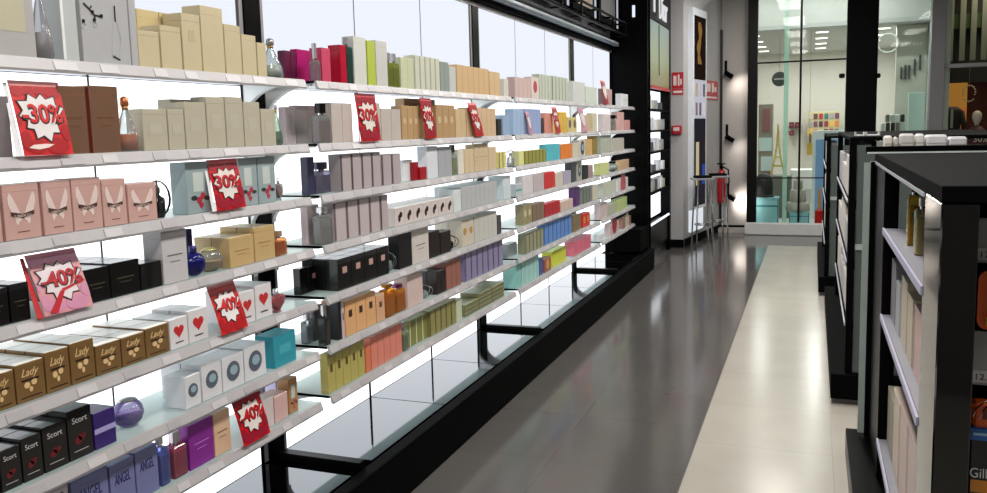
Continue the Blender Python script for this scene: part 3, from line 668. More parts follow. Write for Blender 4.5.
# --- row 7
run(7, 'c', 44, 71, 480, 1, 'pale lilac carton with dark wording', col=(200, 192, 200), d=.08, s=.024, pr=('text', (60, 50, 60), 'cotton', .12, .8))
for (x0, x1, yt) in ((73, 110, 474), (111, 136, 461), (136.5, 159, 448)):
    run(7, 'c', x0, x1, yt, 1, 'steel blue carton with dark lettering', col=(116, 120, 164), d=.08, s=.024, pr=('text', (34, 34, 92), 'ANGEL', .22, .66))
run(7, 'b', 161, 171, 433, 1, 'blue glass bottle with silver cap', liq=(60, 80, 190), glass=(190, 200, 240), cap=(206, 206, 210), s=.024)
run(7, 'b', 174, 188, 432, 1, 'crimson pink bottle with silver cap', liq=(190, 20, 90), glass=(236, 180, 200), cap=(206, 196, 200), s=.024)
run(7, 'c', 189.5, 214, 421, 1, 'bright purple carton', col=(140, 44, 150), d=.08, s=.024, pr=('line', (190, 120, 200)), metal=.2)
run(7, 'c', 214.5, 231, 411, 1, 'peach carton with tiny lettering', col=(222, 184, 152), d=.08, s=.024, pr=('line', (110, 80, 60)))
run(7, 'c', 258, 274, 400, 1, 'off-white pink carton', col=(212, 200, 198), d=.07, s=.024)
run(7, 'c', 274.5, 288, 394, 1, 'pale pink carton with red print', col=(214, 176, 172), d=.07, s=.024)
run(7, 'c', 289, 298, 378, 1, 'beige floral carton', col=(176, 130, 84), d=.05, s=.03, pr=('flower', (0, 0, 0)))
run(7, 'c', 276, 288, 378, 1, 'lilac carton behind the pink one', col=(196, 188, 226), d=.05, s=.13)
run(7, 'c', 328, 365, 345, 5, 'yellow green carton with brown spot', col=(184, 172, 96), pr=('slab', (96, 72, 40)), s=.02, d=.035)
run(7, 'c', 366, 371, 347, 1, 'slim orange carton', col=(222, 120, 84), s=.02)
run(7, 'c', 371.5, 402, 330, 5, 'coral pink carton', col=(222, 134, 116), s=.02, d=.08)
run(7, 'b', 404, 409, 322, 1, 'green bottle with white base', liq=(150, 160, 60), s=.02)
run(7, 'c', 409.5, 428, 317, 3, 'moss green carton', col=(126, 128, 72), s=.03, d=.07, pr=('stripe', (206, 210, 150)))
run(7, 'c', 429.8, 456, 305, 5, 'olive yellow carton', col=(146, 140, 86), s=.02, d=.08, pr=('stripe', (90, 84, 36)))
run(7, 'c', 456.5, 462, 299, 1, 'pale sage carton', col=(200, 206, 180), s=.02)
for lv in range(4):
    pass
run(7, 'c', 513, 521.5, 264, 1, 'mint green box', col=(140, 198, 190), d=.09, s=.02)
run(7, 'c', 522, 539, 259, 4, 'mint slim carton', col=(156, 204, 198), d=.08, s=.02, pr=('stripe', (190, 226, 222)))
run(7, 'c', 539.5, 543, 258, 1, 'blue slim carton', col=(70, 90, 150), s=.02)
run(7, 'c', 544.5, 551, 258, 1, 'brown red gift box', col=(150, 84, 70), s=.02, pr=('dot', (206, 150, 80)))
run(7, 'c', 552, 566, 249, 3, 'yellow green gift box', col=(206, 210, 60), s=.03, d=.08, top=(222, 232, 60))
run(7, 'c', 574, 591, 238, 5, 'strawberry pink carton', col=(214, 106, 128), s=.02, d=.08)
run(7, 'c', 593.5, 604, 234, 2, 'white ice carton', col=(214, 220, 222), s=.02)
run(7, 'c', 610, 619, 222, 1, 'pale carton with red heart', col=(206, 180, 180), s=.02, pr=('heart', (160, 30, 44)))
run(7, 'c', 623, 631, 217, 1, 'brown and cream carton', col=(150, 110, 96), s=.02, pr=('dot', (206, 190, 170)))

# stacked flat boxes at the right end of the bottom shelf, second bay
X = SX-.02; Ya, Yb = y_at(465, X, .55), y_at(504, X, .55); hh = .022
for k in range(4):
    for j in range(3):
        w1 = (Yb-Ya)/3
        if k == 3 and j == 0: continue
        add_item('c', X, Ya+(j+.5)*w1, ZS[6]+.0006+k*(hh+.001), w1-.006, hh, dict(col=(122, 122, 84), d=.12, pr=('band', (90, 92, 60))), 1, 7, 'flat olive carton in layer %s' % NUM[k+1], j)
# big silver gift box with twig drawing, top shelf
X = SX-.016; Y0, Y1 = y_at(81, X, 1.8), y_at(137, X, 1.8)
t = thing('gift_box', 'large silver grey gift box with black twig drawings on top shelf of nearest bay', 'gift box', (X, (Y0+Y1)/2, ZS[0]+.0006))
W = Y1-Y0; H = .30
obj('carton_body', carton_bm(.09, W, H), mat((176, 176, 178), .3), t)
bm = bmesh.new()
def uvp(px, py, o=0):
    p = hit(px, py, 0, X); return (o, p.y-(Y0+Y1)/2, p.z-ZS[0]-.0006)
for tw in (((70, 5), (76, 9), (80, 14), (83, 22)), ((83, 3), (89, 9), (94, 15), (102, 17)), ((94, 15), (95, 21)), ((76, 9), (78, 7)), ((89, 9), (91, 6))):
    P = [uvp(*q, .0012) for q in tw]
    P = [p for p in P if abs(p[1]) < W/2]
    if len(P) > 1: tube(bm, P, .0022, 5)
for (px, py) in ((83, 21), (94, 20), (101, 16), (92, 12)):
    c = uvp(px, py, .0012)
    if abs(c[1]) < W/2: tube(bm, [(c[0], c[1], c[2]-.004), (c[0], c[1], c[2]+.004)], .004, 6)
obj('twig_print', bm, mat((16, 16, 18), .4), t)
bm = bmesh.new()
for (px, py) in ((84, 26), (95, 25)):
    c = uvp(px, py, .001); tube(bm, [(c[0], c[1]+.007*cos(a), c[2]+.007*sin(a)) for a in [2*pi*k/10 for k in range(11)]], .0008, 4)
tube(bm, [uvp(114, 20, .001), uvp(112, 40, .001), uvp(113, 57, .001), uvp(120, 60, .001), uvp(121, 40, .001), uvp(116, 20, .001)], .0009, 4)
obj('ring_print', bm, mat((214, 216, 216), .3), t)
obj('stem_print', tube(bmesh.new(), [uvp(114, 6, .001), uvp(115, 22, .001)], .002, 5), mat((40, 40, 42), .4), t)
bm = tube(bmesh.new(), [uvp(113, 56, .001), uvp(120, 60, .001)], .0022, 5)
obj('stem_print', bm, mat((40, 40, 42), .4), t)
obj('edge_fold', bx(-.001, .001, W/2-.03, W/2-.026, .002, H-.002), mat((130, 130, 134), .3), t)

# --- discount signs
def sign(name_label, bl, br, tl, txt, pal, row, xb=-1.737, header=True, big=True, fold=(236, 236, 238)):
    B0, B1 = hit(*bl, 0, xb), hit(*br, 0, xb)
    zb = ZS[row-1]+.002
    Y0, Y1 = B0.y, B1.y; T = hit(*tl, 1, Y0)
    xt, zt = max(-1.93 if big else -1.756, min(T.x, -1.70)), T.z
    if row > 1: zt = min(zt, ZS[row-2]-.036)
    W, H = Y1-Y0, zt-zb
    YS = max(-.35*W, min(.6*W, y_at(tl[0], xt, zt)-Y0)) if big else y_at(tl[0], xt, zt)-Y0
    t = thing('discount_sign', name_label, 'sign', (xb, Y0, zb), 0, 'comic style discount signs')
    dx = xt-xb
    def P(u, v, o=0):   # u,v in 0..1 ; card bows backwards towards the top
        k = v+.25*v*(v-1)
        nx, nz = H, -dx; n = math.hypot(nx, nz)
        return (dx*k+nx/n*o, W*u+YS*v, H*v+nz/n*o)
    def sheet(polys, o, th=.0006):
        bm = bmesh.new()
        for pts in polys:
            a = [bm.verts.new(P(u, v, o)) for u, v in pts]; b = [bm.verts.new(P(u, v, o+th)) for u, v in pts]
            bm.faces.new(b); bm.faces.new(a[::-1]); k = len(pts)
            for i in range(k): bm.faces.new((a[i], a[(i+1) % k], b[(i+1) % k], b[i]))
        return bm
    # card as strips so that it bows
    bm = bmesh.new(); rows = 8
    F0 = [[bm.verts.new(P(u, r/rows, 0)) for u in (0, 1)] for r in range(rows+1)]; F1 = [[bm.verts.new(P(u, r/rows, -.0012)) for u in (0, 1)] for r in range(rows+1)]
    for r in range(rows):
        bm.faces.new((F0[r][0], F0[r][1], F0[r+1][1], F0[r+1][0])); bm.faces.new((F1[r][1], F1[r][0], F1[r+1][0], F1[r+1][1]))
        bm.faces.new((F0[r][0], F0[r+1][0], F1[r+1][0], F1[r][0])); bm.faces.new((F0[r][1], F1[r][1], F1[r+1][1], F0[r+1][1]))
    bm.faces.new((F0[0][0], F1[0][0], F1[0][1], F0[0][1])); bm.faces.new((F0[rows][0], F0[rows][1], F1[rows][1], F1[rows][0]))
    base, lip, dark, wh, tc = pal
    obj('card', bm, mat(base, .35), t)
    # side fold behind
    if fold: obj('white_fold', sheet([[(-.13, .0), (-.012, .0), (-.012, .97), (-.08, .97)]], -.004, .001), mat(fold, .4), t)
    if header: obj('top_lip', sheet([[(.0, .93), (1, .93), (1, 1), (0, 1)]], .0004), mat(lip, .35), t)
    def burst(s, n=11, cx=.5, cy=.53, ph=.3):
        out = []
        for k in range(2*n):
            a = ph+pi*k/n; r = (1.0 if k % 2 == 0 else .76)*s
            r *= 1+.1*sin(3*a)
            out.append((cx+.46*r*cos(a), cy+.33*r*sin(a)))
        return [(min(.995, max(.005, p[0])), min(.92, max(.02, p[1]))) for p in out]
    # clouds
    cl = []
    for (u, v, a, b) in ((.12, .86, .13, .07), (.34, .86, .12, .08), (.56, .87, .12, .07), (.82, .86, .17, .1), (.1, .2, .1, .13), (.95, .3, .12, .12), (.28, .12, .2, .1), (.7, .12, .24, .12), (.04, .48, .05, .08)):
        cl.append([(min(.997, max(.003, u+a*cos(2*pi*k/12))), min(.925, max(.01, v+b*sin(2*pi*k/12)))) for k in range(12)])
    for k, c in enumerate(cl): obj('cloud_print', sheet([c], .0006+.00006*k), mat(dark, .35), t)
    obj('burst_outline', sheet([burst(1.06)], .0014), mat((40, 8, 12), .4), t)
    obj('burst', sheet([burst(.98)], .0022), mat(wh, .4), t)
    zc = .56
    def fn(o, du=0, dv=0):
        def g(u, v, tt): return P(.5+(u+.26*v*0)/W+du, zc+v/H+dv, o+tt)
        return g
    if txt:
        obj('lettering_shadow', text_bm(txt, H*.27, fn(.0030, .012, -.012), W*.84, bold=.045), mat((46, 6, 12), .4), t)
        obj('lettering', text_bm(txt, H*.255, fn(.0040), W*.80, bold=.012), mat(tc, .35), t)
    return t, sheet
RED = ((206, 30, 34), (236, 150, 150), (172, 16, 26), (226, 220, 220), (214, 26, 30))
DRED = ((196, 10, 20), (232, 100, 110), (150, 12, 40), (222, 214, 208), (200, 14, 26))
PINK = ((214, 150, 156), (240, 160, 180), (206, 140, 170), (222, 210, 214), (186, 16, 34))
t, s_ = sign('red sign with -30% in white burst, second shelf at the far left', (24.5, 154), (73.5, 151), (7, 80), '-30%', RED, 2)
obj('white_swoosh', s_([[(.1, .1), (.3, .075), (.5, .1), (.62, .14), (.45, .15), (.2, .14)]], .0028), mat((240, 214, 210), .4), t)
t, s_ = sign('red sign with white burst between grey teal flower-print cartons, third shelf', (217, 205), (246, 202), (206, 158), '30%', DRED, 3)
t, s_ = sign('pink and white comic sign before black cartons, fourth shelf of nearest bay', (45, 314), (93, 300), (24, 256), '-40%', PINK, 4, fold=(190, 30, 40))
obj('red_ribbon_print', s_([[(.1, .04), (.25, .02), (.5, .34), (.42, .36)], [(.45, .33), (.95, .44), (.95, .47), (.45, .38)]], .0032), mat((186, 14, 30), .4), t)
t, s_ = sign('red -40% sign between white heart cartons, fifth shelf of nearest bay', (222, 331), (248, 320), (206, 287), '-40%', RED, 5, fold=None)
t, s_ = sign('red -40% sign with white burst on bottom shelf of nearest bay', (244, 438), (270, 424), (230, 398), '-40%', DRED, 7, fold=None)
for (bl, br, tl, lab, pal, r) in (
    ((361, 137), (381, 135.5), (354, 92), 'dark red sign on second shelf of second bay, before greige cartons', DRED, 2),
    ((426, 135), (437, 134), (419, 98), 'narrow red sign between tan cartons on second shelf of second bay', DRED, 2),
    ((476, 133), (484, 132.5), (467, 103), 'small pinkish red sign before peach tan cartons, second shelf', RED, 2),
    ((556, 131), (561, 130.5), (551, 107), 'small red sign right of the blue cartons on the second shelf', RED, 2),
    ((583, 129), (588, 128.5), (577, 108), 'small pink sign near the far end of the second shelf', PINK, 2),
    ((530, 134), (533, 134), (525, 112), 'thin pink sign before the periwinkle blue cartons', PINK, 2),
    ((605, 104), (609, 104), (600, 81), 'small purple red sign at far end of the top shelf', DRED, 1)):
    sign(lab, bl, br, tl, '30%' if bl[0] < 560 and br[0]-bl[0] > 4 else '', pal, r, big=False, fold=None)

# ================================================================== FAR END OF THE LEFT WALL
t = thing('side_partition', 'tall black partition closing the far end of the perfume wall', 'partition', (-2.05, 8.79, 0))
obj('panel', bx(0, .435, -.02, .045, 0, 3.29, .003), GBLACK, t)
obj('lower_box', bx(.062, .43, -.42, -.0205, .225, .455, .003), BLACK, t)
obj('small_lamp', bx(.28, .31, -.026, -.0205, 2.62, 2.74, .002), mat((226, 236, 255), kind='e', strength=1.1), t)
# branded light cabinet
t = thing('brand_cabinet', 'black brand cabinet with lit shelves and sea photograph past the perfume wall', 'cabinet', (-1.6, 8.84, 0))
CW = 1.36
obj('back_panel', bx(-.44, -.42, 0, CW, 0, 3.28), BLACK, t)
for y0, y1 in ((0, .02), (CW-.09, CW)): obj('side_panel', bx(-.418, 0, y0, y1, 0, 3.28, .003), GBLACK, t)
obj('header_panel', bx(-.418, 0, .022, CW-.092, 2.62, 3.28, .003), GBLACK, t)
hd = obj('lettering', text_bm('Dior', .27, w=.52, t=.01), mat((235, 235, 238), kind='e', strength=.9), t); hd.location = (.002, .8, 2.80)
obj('lettering_bar', bx(.002, .01, .2, .27, 2.7, 3.1), mat((235, 235, 238), kind='e', strength=.9), t)
ph = obj('photograph', bx(-.03, -.005, .03, CW-.1, 1.93, 2.61), None, t)
m = bpy.data.materials.new('sea_photo'); m.use_nodes = True; N = m.node_tree.nodes; L = m.node_tree.links; b = N['Principled BSDF']
tc = N.new('ShaderNodeTexCoord'); sp = N.new('ShaderNodeSeparateXYZ'); L.new(tc.outputs['Object'], sp.inputs[0]); rp = N.new('ShaderNodeValToRGB')
mr = N.new('ShaderNodeMapRange'); mr.inputs[1].default_value = 1.93; mr.inputs[2].default_value = 2.61; L.new(sp.outputs[2], mr.inputs[0]); L.new(mr.outputs[0], rp.inputs[0])
rp.color_ramp.elements[0].color = lin((120, 116, 76)); rp.color_ramp.elements[1].color = lin((128, 144, 142)); e = rp.color_ramp.elements.new(.4); e.color = lin((136, 144, 112))
L.new(rp.outputs[0], b.inputs['Base Color']); L.new(rp.outputs[0], b.inputs['Emission Color']); b.inputs['Emission Strength'].default_value = .2; b.inputs['Roughness'].default_value = .3
ph.data.materials.append(m)
obj('photo_rod', bx(-.004, .002, .55, .575, 2.05, 2.6), mat((60, 84, 44), .5), t)
obj('red_lip', bx(-.02, .006, .03, CW-.1, 1.895, 1.925), mat((180, 30, 40), .4), t)
obj('backlight', bx(-.125, -.11, .03, CW-.1, .46, 1.89), mat((244, 248, 255), kind='e', strength=1.7), t)
for k, z in enumerate((1.66, 1.43, 1.20, .97, .76)):
    sf = obj('shelf_board', bx(-.109, -.005, .03, CW-.1, z, z+.022, .002), BLACK, t)
obj('lit_strip', bx(-.02, .0, .03, CW-.1, .43, .45, .002), mat((240, 246, 255), kind='e', strength=1.4), t)
obj('lower_front', bx(-.3, -.02, .03, CW-.1, .12, .42, .003), GBLACK, t)
obj('kick_board', bx(-.3, -.05, .03, CW-.1, 0, .115), mat((60, 58, 58), .3), t)
cc = [((206, 208, 212), 'pale grey'), ((150, 152, 158), 'mid grey'), ((222, 222, 224), 'white'), ((70, 72, 78), 'charcoal'), ((186, 180, 160), 'greige')]
for k, z in enumerate((1.682, 1.452, 1.222, .992, .782, .46)):
    y = .06
    q = 0
    while y < CW-.24:
        wd = random.choice((.07, .09, .11)); hgt = random.choice((.08, .1, .12, .14))
        if k == 5: hgt *= .9
        c, cn = cc[(k*3+q*2) % 5]
        o = obj('perfume_carton', carton_bm(.06, wd, hgt), mat(c, .4)); o.location = (-1.635, 8.84+y+wd/2, z+.0012 if k < 5 else .4505)
        if k == 5: bpy.data.objects.remove(o); y += 9; continue
        tag(o, '%s carton, %s from left on %s lit shelf of the black brand cabinet' % (cn, ORD[q], ORD[k]), 'carton', 'cartons in the brand cabinet')
        y += wd+random.choice((.06, .12, .18)); q += 1
# wall past the cabinet: pillar, slanted wall, back corner
PG = mat((178, 176, 178), .6)
struct('trim_3', bx(-2.06, -1.47, 10.33, 10.48, .0, 3.29), PG)
def prism(pts, z0, z1):
    bm = bmesh.new(); a = [bm.verts.new((x, y, z0)) for x, y in pts]; b = [bm.verts.new((x, y, z1)) for x, y in pts]; k = len(pts)
    bm.faces.new(a[::-1]); bm.faces.new(b)
    for i in range(k): bm.faces.new((a[i], a[(i+1) % k], b[(i+1) % k], b[i]))
    bmesh.ops.recalc_face_normals(bm, faces=bm.faces[:])
    return bm
A, B = Vector((-1.47, 10.38)), Vector((-1.19, 12.15)); dr = (B-A).normalized(); nr = Vector((dr.y, -dr.x))
struct('wall_side', prism([A, B, B-nr*.3, A-nr*.3], 0, 3.29), mat((176, 173, 172), .6))
struct('baseboard_side', prism([A+nr*.012+dr*.01, B+nr*.012, B+nr*.001, A+nr*.001+dr*.01], 0, .1), BLACK)
struct('baseboard_pillar', bx(-1.62, -1.462, 10.316, 10.329, 0, .1), BLACK)
WY = 12.05
struct('wall_far', bx(-1.2, -.83, WY, WY+.1, 0, 3.29), mat((178, 172, 168), .6))
struct('baseboard_far', bx(-1.19, -.84, WY-.014, WY-.001, 0, .09), BLACK)
def wl(s): p = A+dr*s; return p
def on_wall(px, zz=1.5):       # distance along the slanted wall for an image column
    k = (px-PX)/F; n = RT-FW*k
    return -(n[0]*(A.x)+n[1]*(A.y)+n[2]*(zz-1.5))/(n[0]*dr.x+n[1]*dr.y)
def wall_box(s0, s1, z0, z1, o0, o1):
    return prism([wl(s0)+nr*o0, wl(s1)+nr*o0, wl(s1)+nr*o1, wl(s0)+nr*o1], z0, z1)
def wz(py, s): p = wl(s); return z_at(py, p.x, p.y)
s0, s1 = max(.03, on_wall(688, 2)), on_wall(702, 2)
za, zb_ = wz(10, (s0+s1)/2), wz(208, (s0+s1)/2)
t = thing('advertising_lightbox', 'tall white-framed advertising lightbox on the slanted grey wall', 'lightbox')
obj('frame', wall_box(s0, s1, zb_, za, .001, .06), mat((225, 230, 238), .3), t)
zc1, zc2 = wz(80, (s0+s1)/2), wz(118, (s0+s1)/2); e = (s1-s0)*.1
obj('upper_poster', wall_box(s0+e, s1-e, zc1, za-.09, .0605, .065), mat((34, 24, 20), .4, kind='e', strength=.9), t)
bm = bmesh.new(); NZ = 16; zz = [za-.16-k*(za-zc1-.35)/NZ for k in range(NZ+1)]
for k in range(NZ):
    s = (s0+s1)/2+.035*sin(k*.45)-.04; hw = .035+.05*abs(sin(k*.5+.4)); add = wall_box(s-hw, s+hw*.8, zz[k+1], zz[k], .0655, .069)
    me = bpy.data.meshes.new('x'); add.to_mesh(me); add.free(); bm.from_mesh(me); bpy.data.meshes.remove(me)
obj('golden_figure', bm, mat((150, 112, 60), .4, kind='e', strength=.8), t)
obj('middle_poster', wall_box(s0+e, s1-e, zc2, zc1-.01, .0605, .065), mat((196, 194, 206), kind='e', strength=.9), t)
obj('lower_glow', wall_box(s0+e*.5, s1-e*.5, .16, zb_-.01, .001, .03), mat((236, 242, 250), kind='e', strength=.85), t)
for k in range(6):
    q0 = s0+e+.04+(k % 3)*(s1-s0-2*e)/3; q1 = q0+(s1-s0-2*e)/3-.08; z0 = zc2+.03+(k//3)*(zc1-zc2)/2
    obj('poster_block', wall_box(q0, q1, z0, z0+(zc1-zc2)/2-.08, .0655, .068), mat([(150, 110, 130), (96, 96, 104), (236, 236, 240), (180, 160, 120), (210, 200, 226), (70, 70, 76)][k], .4), t)
obj('lower_poster', wall_box(s0+e, s1-e, zb_+.04, zc2-.01, .0605, .065), mat((40, 38, 44), .4, kind='e', strength=.9), t)
obj('cream_shape', wall_box(s0+2*e, s0+4*e, zb_+.3, zc2-.3, .0655, .07), mat((206, 190, 150), kind='e', strength=.8), t)
obj('blue_shape', wall_box(s1-3.4*e, s1-1.6*e, zb_+.3, zb_+.55, .0655, .07), mat((50, 80, 170), kind='e', strength=.8), t)
# safety signs
SR = mat((186, 24, 40), .4)
def safety(lab, mk):
    t = thing('fire_safety_sign', lab, 'sign')
    obj('red_plate', mk(0, 1, .28, 1, .002, .006), SR, t)
    obj('white_symbol', mk(.12, .4, .42, .85, .0065, .008), mat((225, 215, 215), .4), t)
    obj('flame_symbol', mk(.52, .66, .4, .9, .0065, .008), mat((225, 215, 215), .4), t)
    obj('arrow_symbol', mk(.72, .86, .45, .7, .0065, .008), mat((225, 215, 215), .4), t)
    obj('caption_plate', mk(0, 1, 0, .26, .002, .006), SR, t)
    obj('caption_text', mk(.1, .9, .08, .18, .0065, .008), mat((225, 215, 215), .4), t)
p0, p1 = hit(672, 95, 1, 10.33), hit(683.5, 72, 1, 10.33)
safety('red fire safety sign high on the grey pillar beside the brand cabinet', lambda a, b, c, d, e, f: bx(p0.x+(p1.x-p0.x)*a, p0.x+(p1.x-p0.x)*b, 10.33-f, 10.33-e, p0.z+(p1.z-p0.z)*c, p0.z+(p1.z-p0.z)*d))
q0, q1 = on_wall(704.5, 2), on_wall(717.5, 2); r0, r1 = wz(100, (q0+q1)/2), wz(81, (q0+q1)/2)
safety('red fire safety sign on the slanted wall right of the lightbox', lambda a, b, c, d, e, f: wall_box(q0+(q1-q0)*a, q0+(q1-q0)*b, r0+(r1-r0)*c, r0+(r1-r0)*d, e, f))
p = hit(677, 130, 1, 10.33)
t = thing('alarm_call_point', 'small red alarm call point box on the grey pillar', 'alarm button', (p.x, 10.33, p.z))
obj('housing', bx(-.06, .06, -.05, -.001, -.055, .055, .012), mat((170, 16, 34), .35), t)
obj('white_window', bx(-.036, .036, -.0535, -.0505, -.01, .035), mat((225, 210, 210), .4), t)
# dark corner strip, wall spots
ps = hit(721, 18, 1, WY)
t = tag(obj('corner_strip', bx(ps.x-.02, ps.x+.03, WY-.05, WY-.016, .12, 2.78, .004), mat((20, 14, 16), .4)), 'thin dark vertical strip in the corner between the two grey walls', 'strip')
for (px, py, lab) in ((727, 72, 'upper'), (728, 136, 'middle'), (729, 195, 'lower')):
    p = hit(px, py, 1, WY-.08)
    t = thing('wall_spotlight', '%s black wall spotlight in corner beside the glass shop front' % lab, 'spotlight', (p.x, WY, p.z), 0, 'black spotlights on the far wall')
    obj('arm', bx(-.035, -.005, -.03, -.002, 0, .16, .004), BLACK, t)
    obj('bracket', tube(bmesh.new(), [(-.02, -.02, .01), (-.01, -.07, -.02)], .012), BLACK, t)
    obj('lamp_head', tube(bmesh.new(), [(-.03, -.075, .0), (.02, -.078, -.035), (.075, -.08, -.07)], .032, 12), BLACK, t)
    l = bpy.data.lights.new('spot', 'SPOT'); l.energy = {'upper': 5, 'middle': 2.5, 'lower': 11}[lab]; l.color = (1, .93, .84); l.spot_size = 2.1; l.spot_blend = 1; l.shadow_soft_size = .03
    o = bpy.data.objects.new('wall_spot_light', l); COL.objects.link(o); o.location = (p.x+.11, WY-.22, p.z-.1)
    o.rotation_euler = Vector((.35, .62, -.5 if lab != 'lower' else -.05)).to_track_quat('-Z', 'Y').to_euler()
# red extinguisher and chrome tables
pe = hit(714, 205, 0, -1.22)
t = thing('fire_extinguisher', 'red fire extinguisher hanging on the slanted wall behind the chrome stands', 'fire extinguisher', (wl(on_wall(715, 1)).x+nr.x*.09, wl(on_wall(715, 1)).y+nr.y*.09, .42))
obj('cylinder', lathe([(.03, 0), (.05, .01), (.055, .05), (.055, .38), (.04, .44), (.02, .46)], 20), mat((176, 20, 34), .25), t, True)
obj('valve', lathe([(.02, .461), (.025, .50), (.012, .53)], 12), BLACK, t, True)
obj('hose', tube(bmesh.new(), [(.02, 0, .5), (.09, 0, .46), (.1, 0, .3), (.085, 0, .12)], .01), BLACK, t)
obj('handle', bx(-.06, .05, -.012, .012, .532, .55, .003), BLACK, t)
def chrome_table(px, py, lab):
    p = Vector((px, py, 0))
    t = thing('chrome_stand', lab, 'stand', (p.x, p.y, 0), .4, 'chrome framed high stands by the grey wall')
    for (sx, sy) in ((-1, -1), (1, -1), (1, 1), (-1, 1)):
        obj('leg', tube(bmesh.new(), [(sx*.105, sy*.105, 0), (sx*.075, sy*.075, .84)], .01), CHROME, t)
    obj('ring', tube(bmesh.new(), [(.09*cos(a), .09*sin(a), .3) for a in [2*pi*k/16 for k in range(17)]], .008), CHROME, t)
    obj('top_plate', loft([(.842, .12, .12, .03), (.85, .125, .125, .03), (.865, .125, .125, .03)], 3), mat((200, 202, 206), .15, .5), t)
    obj('seat_pad', loft([(.866, .09, .09, .03), (.88, .1, .1, .03), (.89, .09, .09, .03)], 3), BLACK, t)
    return t
chrome_table(-1.235, 10.28, 'chrome high stand with black pad, left of the pair by the lightbox')
chrome_table(-1.10, 10.72, 'chrome high stand with black pad, right of the pair by the lightbox')
p = hit(700, 195, 1, 11.0)
# posters above the light wall
t = thing('poster_rack', 'black tubular rack carrying the framed posters above the perfume wall', 'rack', (-1.93, 0, 2.39))
bm = bmesh.new()
for z in (.02, .14): tube(bm, [(.14, 3.6, z), (.14, 8.7, z)], .011, 6)
for k in range(9):
    y = 3.9+k*.58
    tube(bm, [(.045, y, .14), (.14, y, .14)], .01, 6); tube(bm, [(.14, y, .02), (.14, y, .14)], .01, 6); tube(bm, [(.045, y, .02), (.14, y, .02)], .01, 6)
obj('tubes', bm, GBLACK, t)
pc = [(120, 104, 96), (150, 132, 110), (122, 130, 108), (146, 128, 112), (92, 92, 92)]
for k in range(5):
    y0 = 4.15+k*.93; y1 = y0+.72
    t = thing('framed_poster', 'black framed abstract poster above the perfume wall, %s from the left' % ORD[k], 'poster', (-1.9, y0, 2.5), 0, 'framed posters above the perfume wall')
    obj('frame', bx(-.03, .0, 0, y1-y0, 0, .76, .004), BLACK, t)
    obj('picture', bx(.0005, .004, .06, y1-y0-.06, .06, .7), mat(pc[k], .5, var=.5, scale=4), t)
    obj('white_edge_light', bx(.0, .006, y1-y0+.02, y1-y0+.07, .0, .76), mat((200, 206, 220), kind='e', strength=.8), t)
struct('trim_4', bx(-2.055, -2.0, .3, 8.75, 2.375, 3.29), mat((62, 62, 66), .6))

# ================================================================== GLASS SHOP FRONT AND WHAT IS BEHIND IT
GY = 11.8
def P(px, py, Y): return hit(px, py, 1, Y)
FRB = mat((7, 7, 8), .45, spec=.15)
def xz(px0, px1, Y, z=1.5): return x_at(px0, Y, z), x_at(px1, Y, z)
t = thing('glass_shop_front', 'black framed glass shop front at the end of the aisle', 'shop front')
xa, xb = xz(747.5, 757, GY)
obj('left_post', bx(xa, xb, GY-.03, GY+.1, 0, 3.29, .003), FRB, t)
xm0, xm1 = xz(798.8, 801, GY)
obj('mullion', bx(xm0, xm1, GY-.01, GY+.02, .17, 3.29), FRB, t)
xc0, xc1 = xz(845, 875.5, GY)
obj('wide_column', bx(xc0, xc1, GY-.12, GY+.1, 0, 3.29, .004), mat((4, 4, 5), .7, spec=.08), t)
xg0, xg1 = xz(928, 942, GY)
obj('grey_post', bx(xg0, xg1, GY-.08, GY+.1, 0, 3.29, .004), mat((112, 112, 114), .45), t)
obj('transom', bx(xb+.001, xm0-.001, GY-.008, GY+.012, 2.28, 2.302), FRB, t)
obj('transom', bx(xm1+.001, xc0-.001, GY-.008, GY+.012, 2.28, 2.302), FRB, t)
obj('transom', bx(xb+.001, xc0-.001, GY-.012, GY-.0105+.02-.02, .755, .772), FRB, t)
for k, px in ((0, 843.5), (1, 876.5)):
    q = P(px, 76, GY); 
    obj('lock_knob', lathe([(.02, -.03), (.035, -.02), (.035, .02), (.02, .03)], 12, q.x+(.01 if k else -.02), GY-.06), FRB, t).location = (0, 0, q.z)
GL = mat((247, 251, 249), .02, kind='glass', spec=1.2)
for (a, b, z0, z1, nm) in ((xb+.002, xm0-.002, .775, 2.277, 1), (xm1+.002, xc0-.002, .775, 2.277, 2), (xb+.002, xm0-.002, 2.305, 3.285, 3), (xm1+.002, xc0-.002, 2.305, 3.285, 4), (xb+.002, xc0-.002, .17, .75, 5), (xc1+.002, xg0-.002, .17, 3.285, 6), (xg1+.05, 4.05, .2, 3.285, 7)):
    struct('window_%d' % nm, bx(a, b, GY, GY+.006, z0, z1), GL)
t = tag(obj('shop_front_plinth', bx(xa-.02, xc0-.006, GY-.11, GY-.035, 0.0, .165, .012), mat((205, 205, 203), .3)), 'white rounded plinth at the foot of the glass shop front', 'plinth')
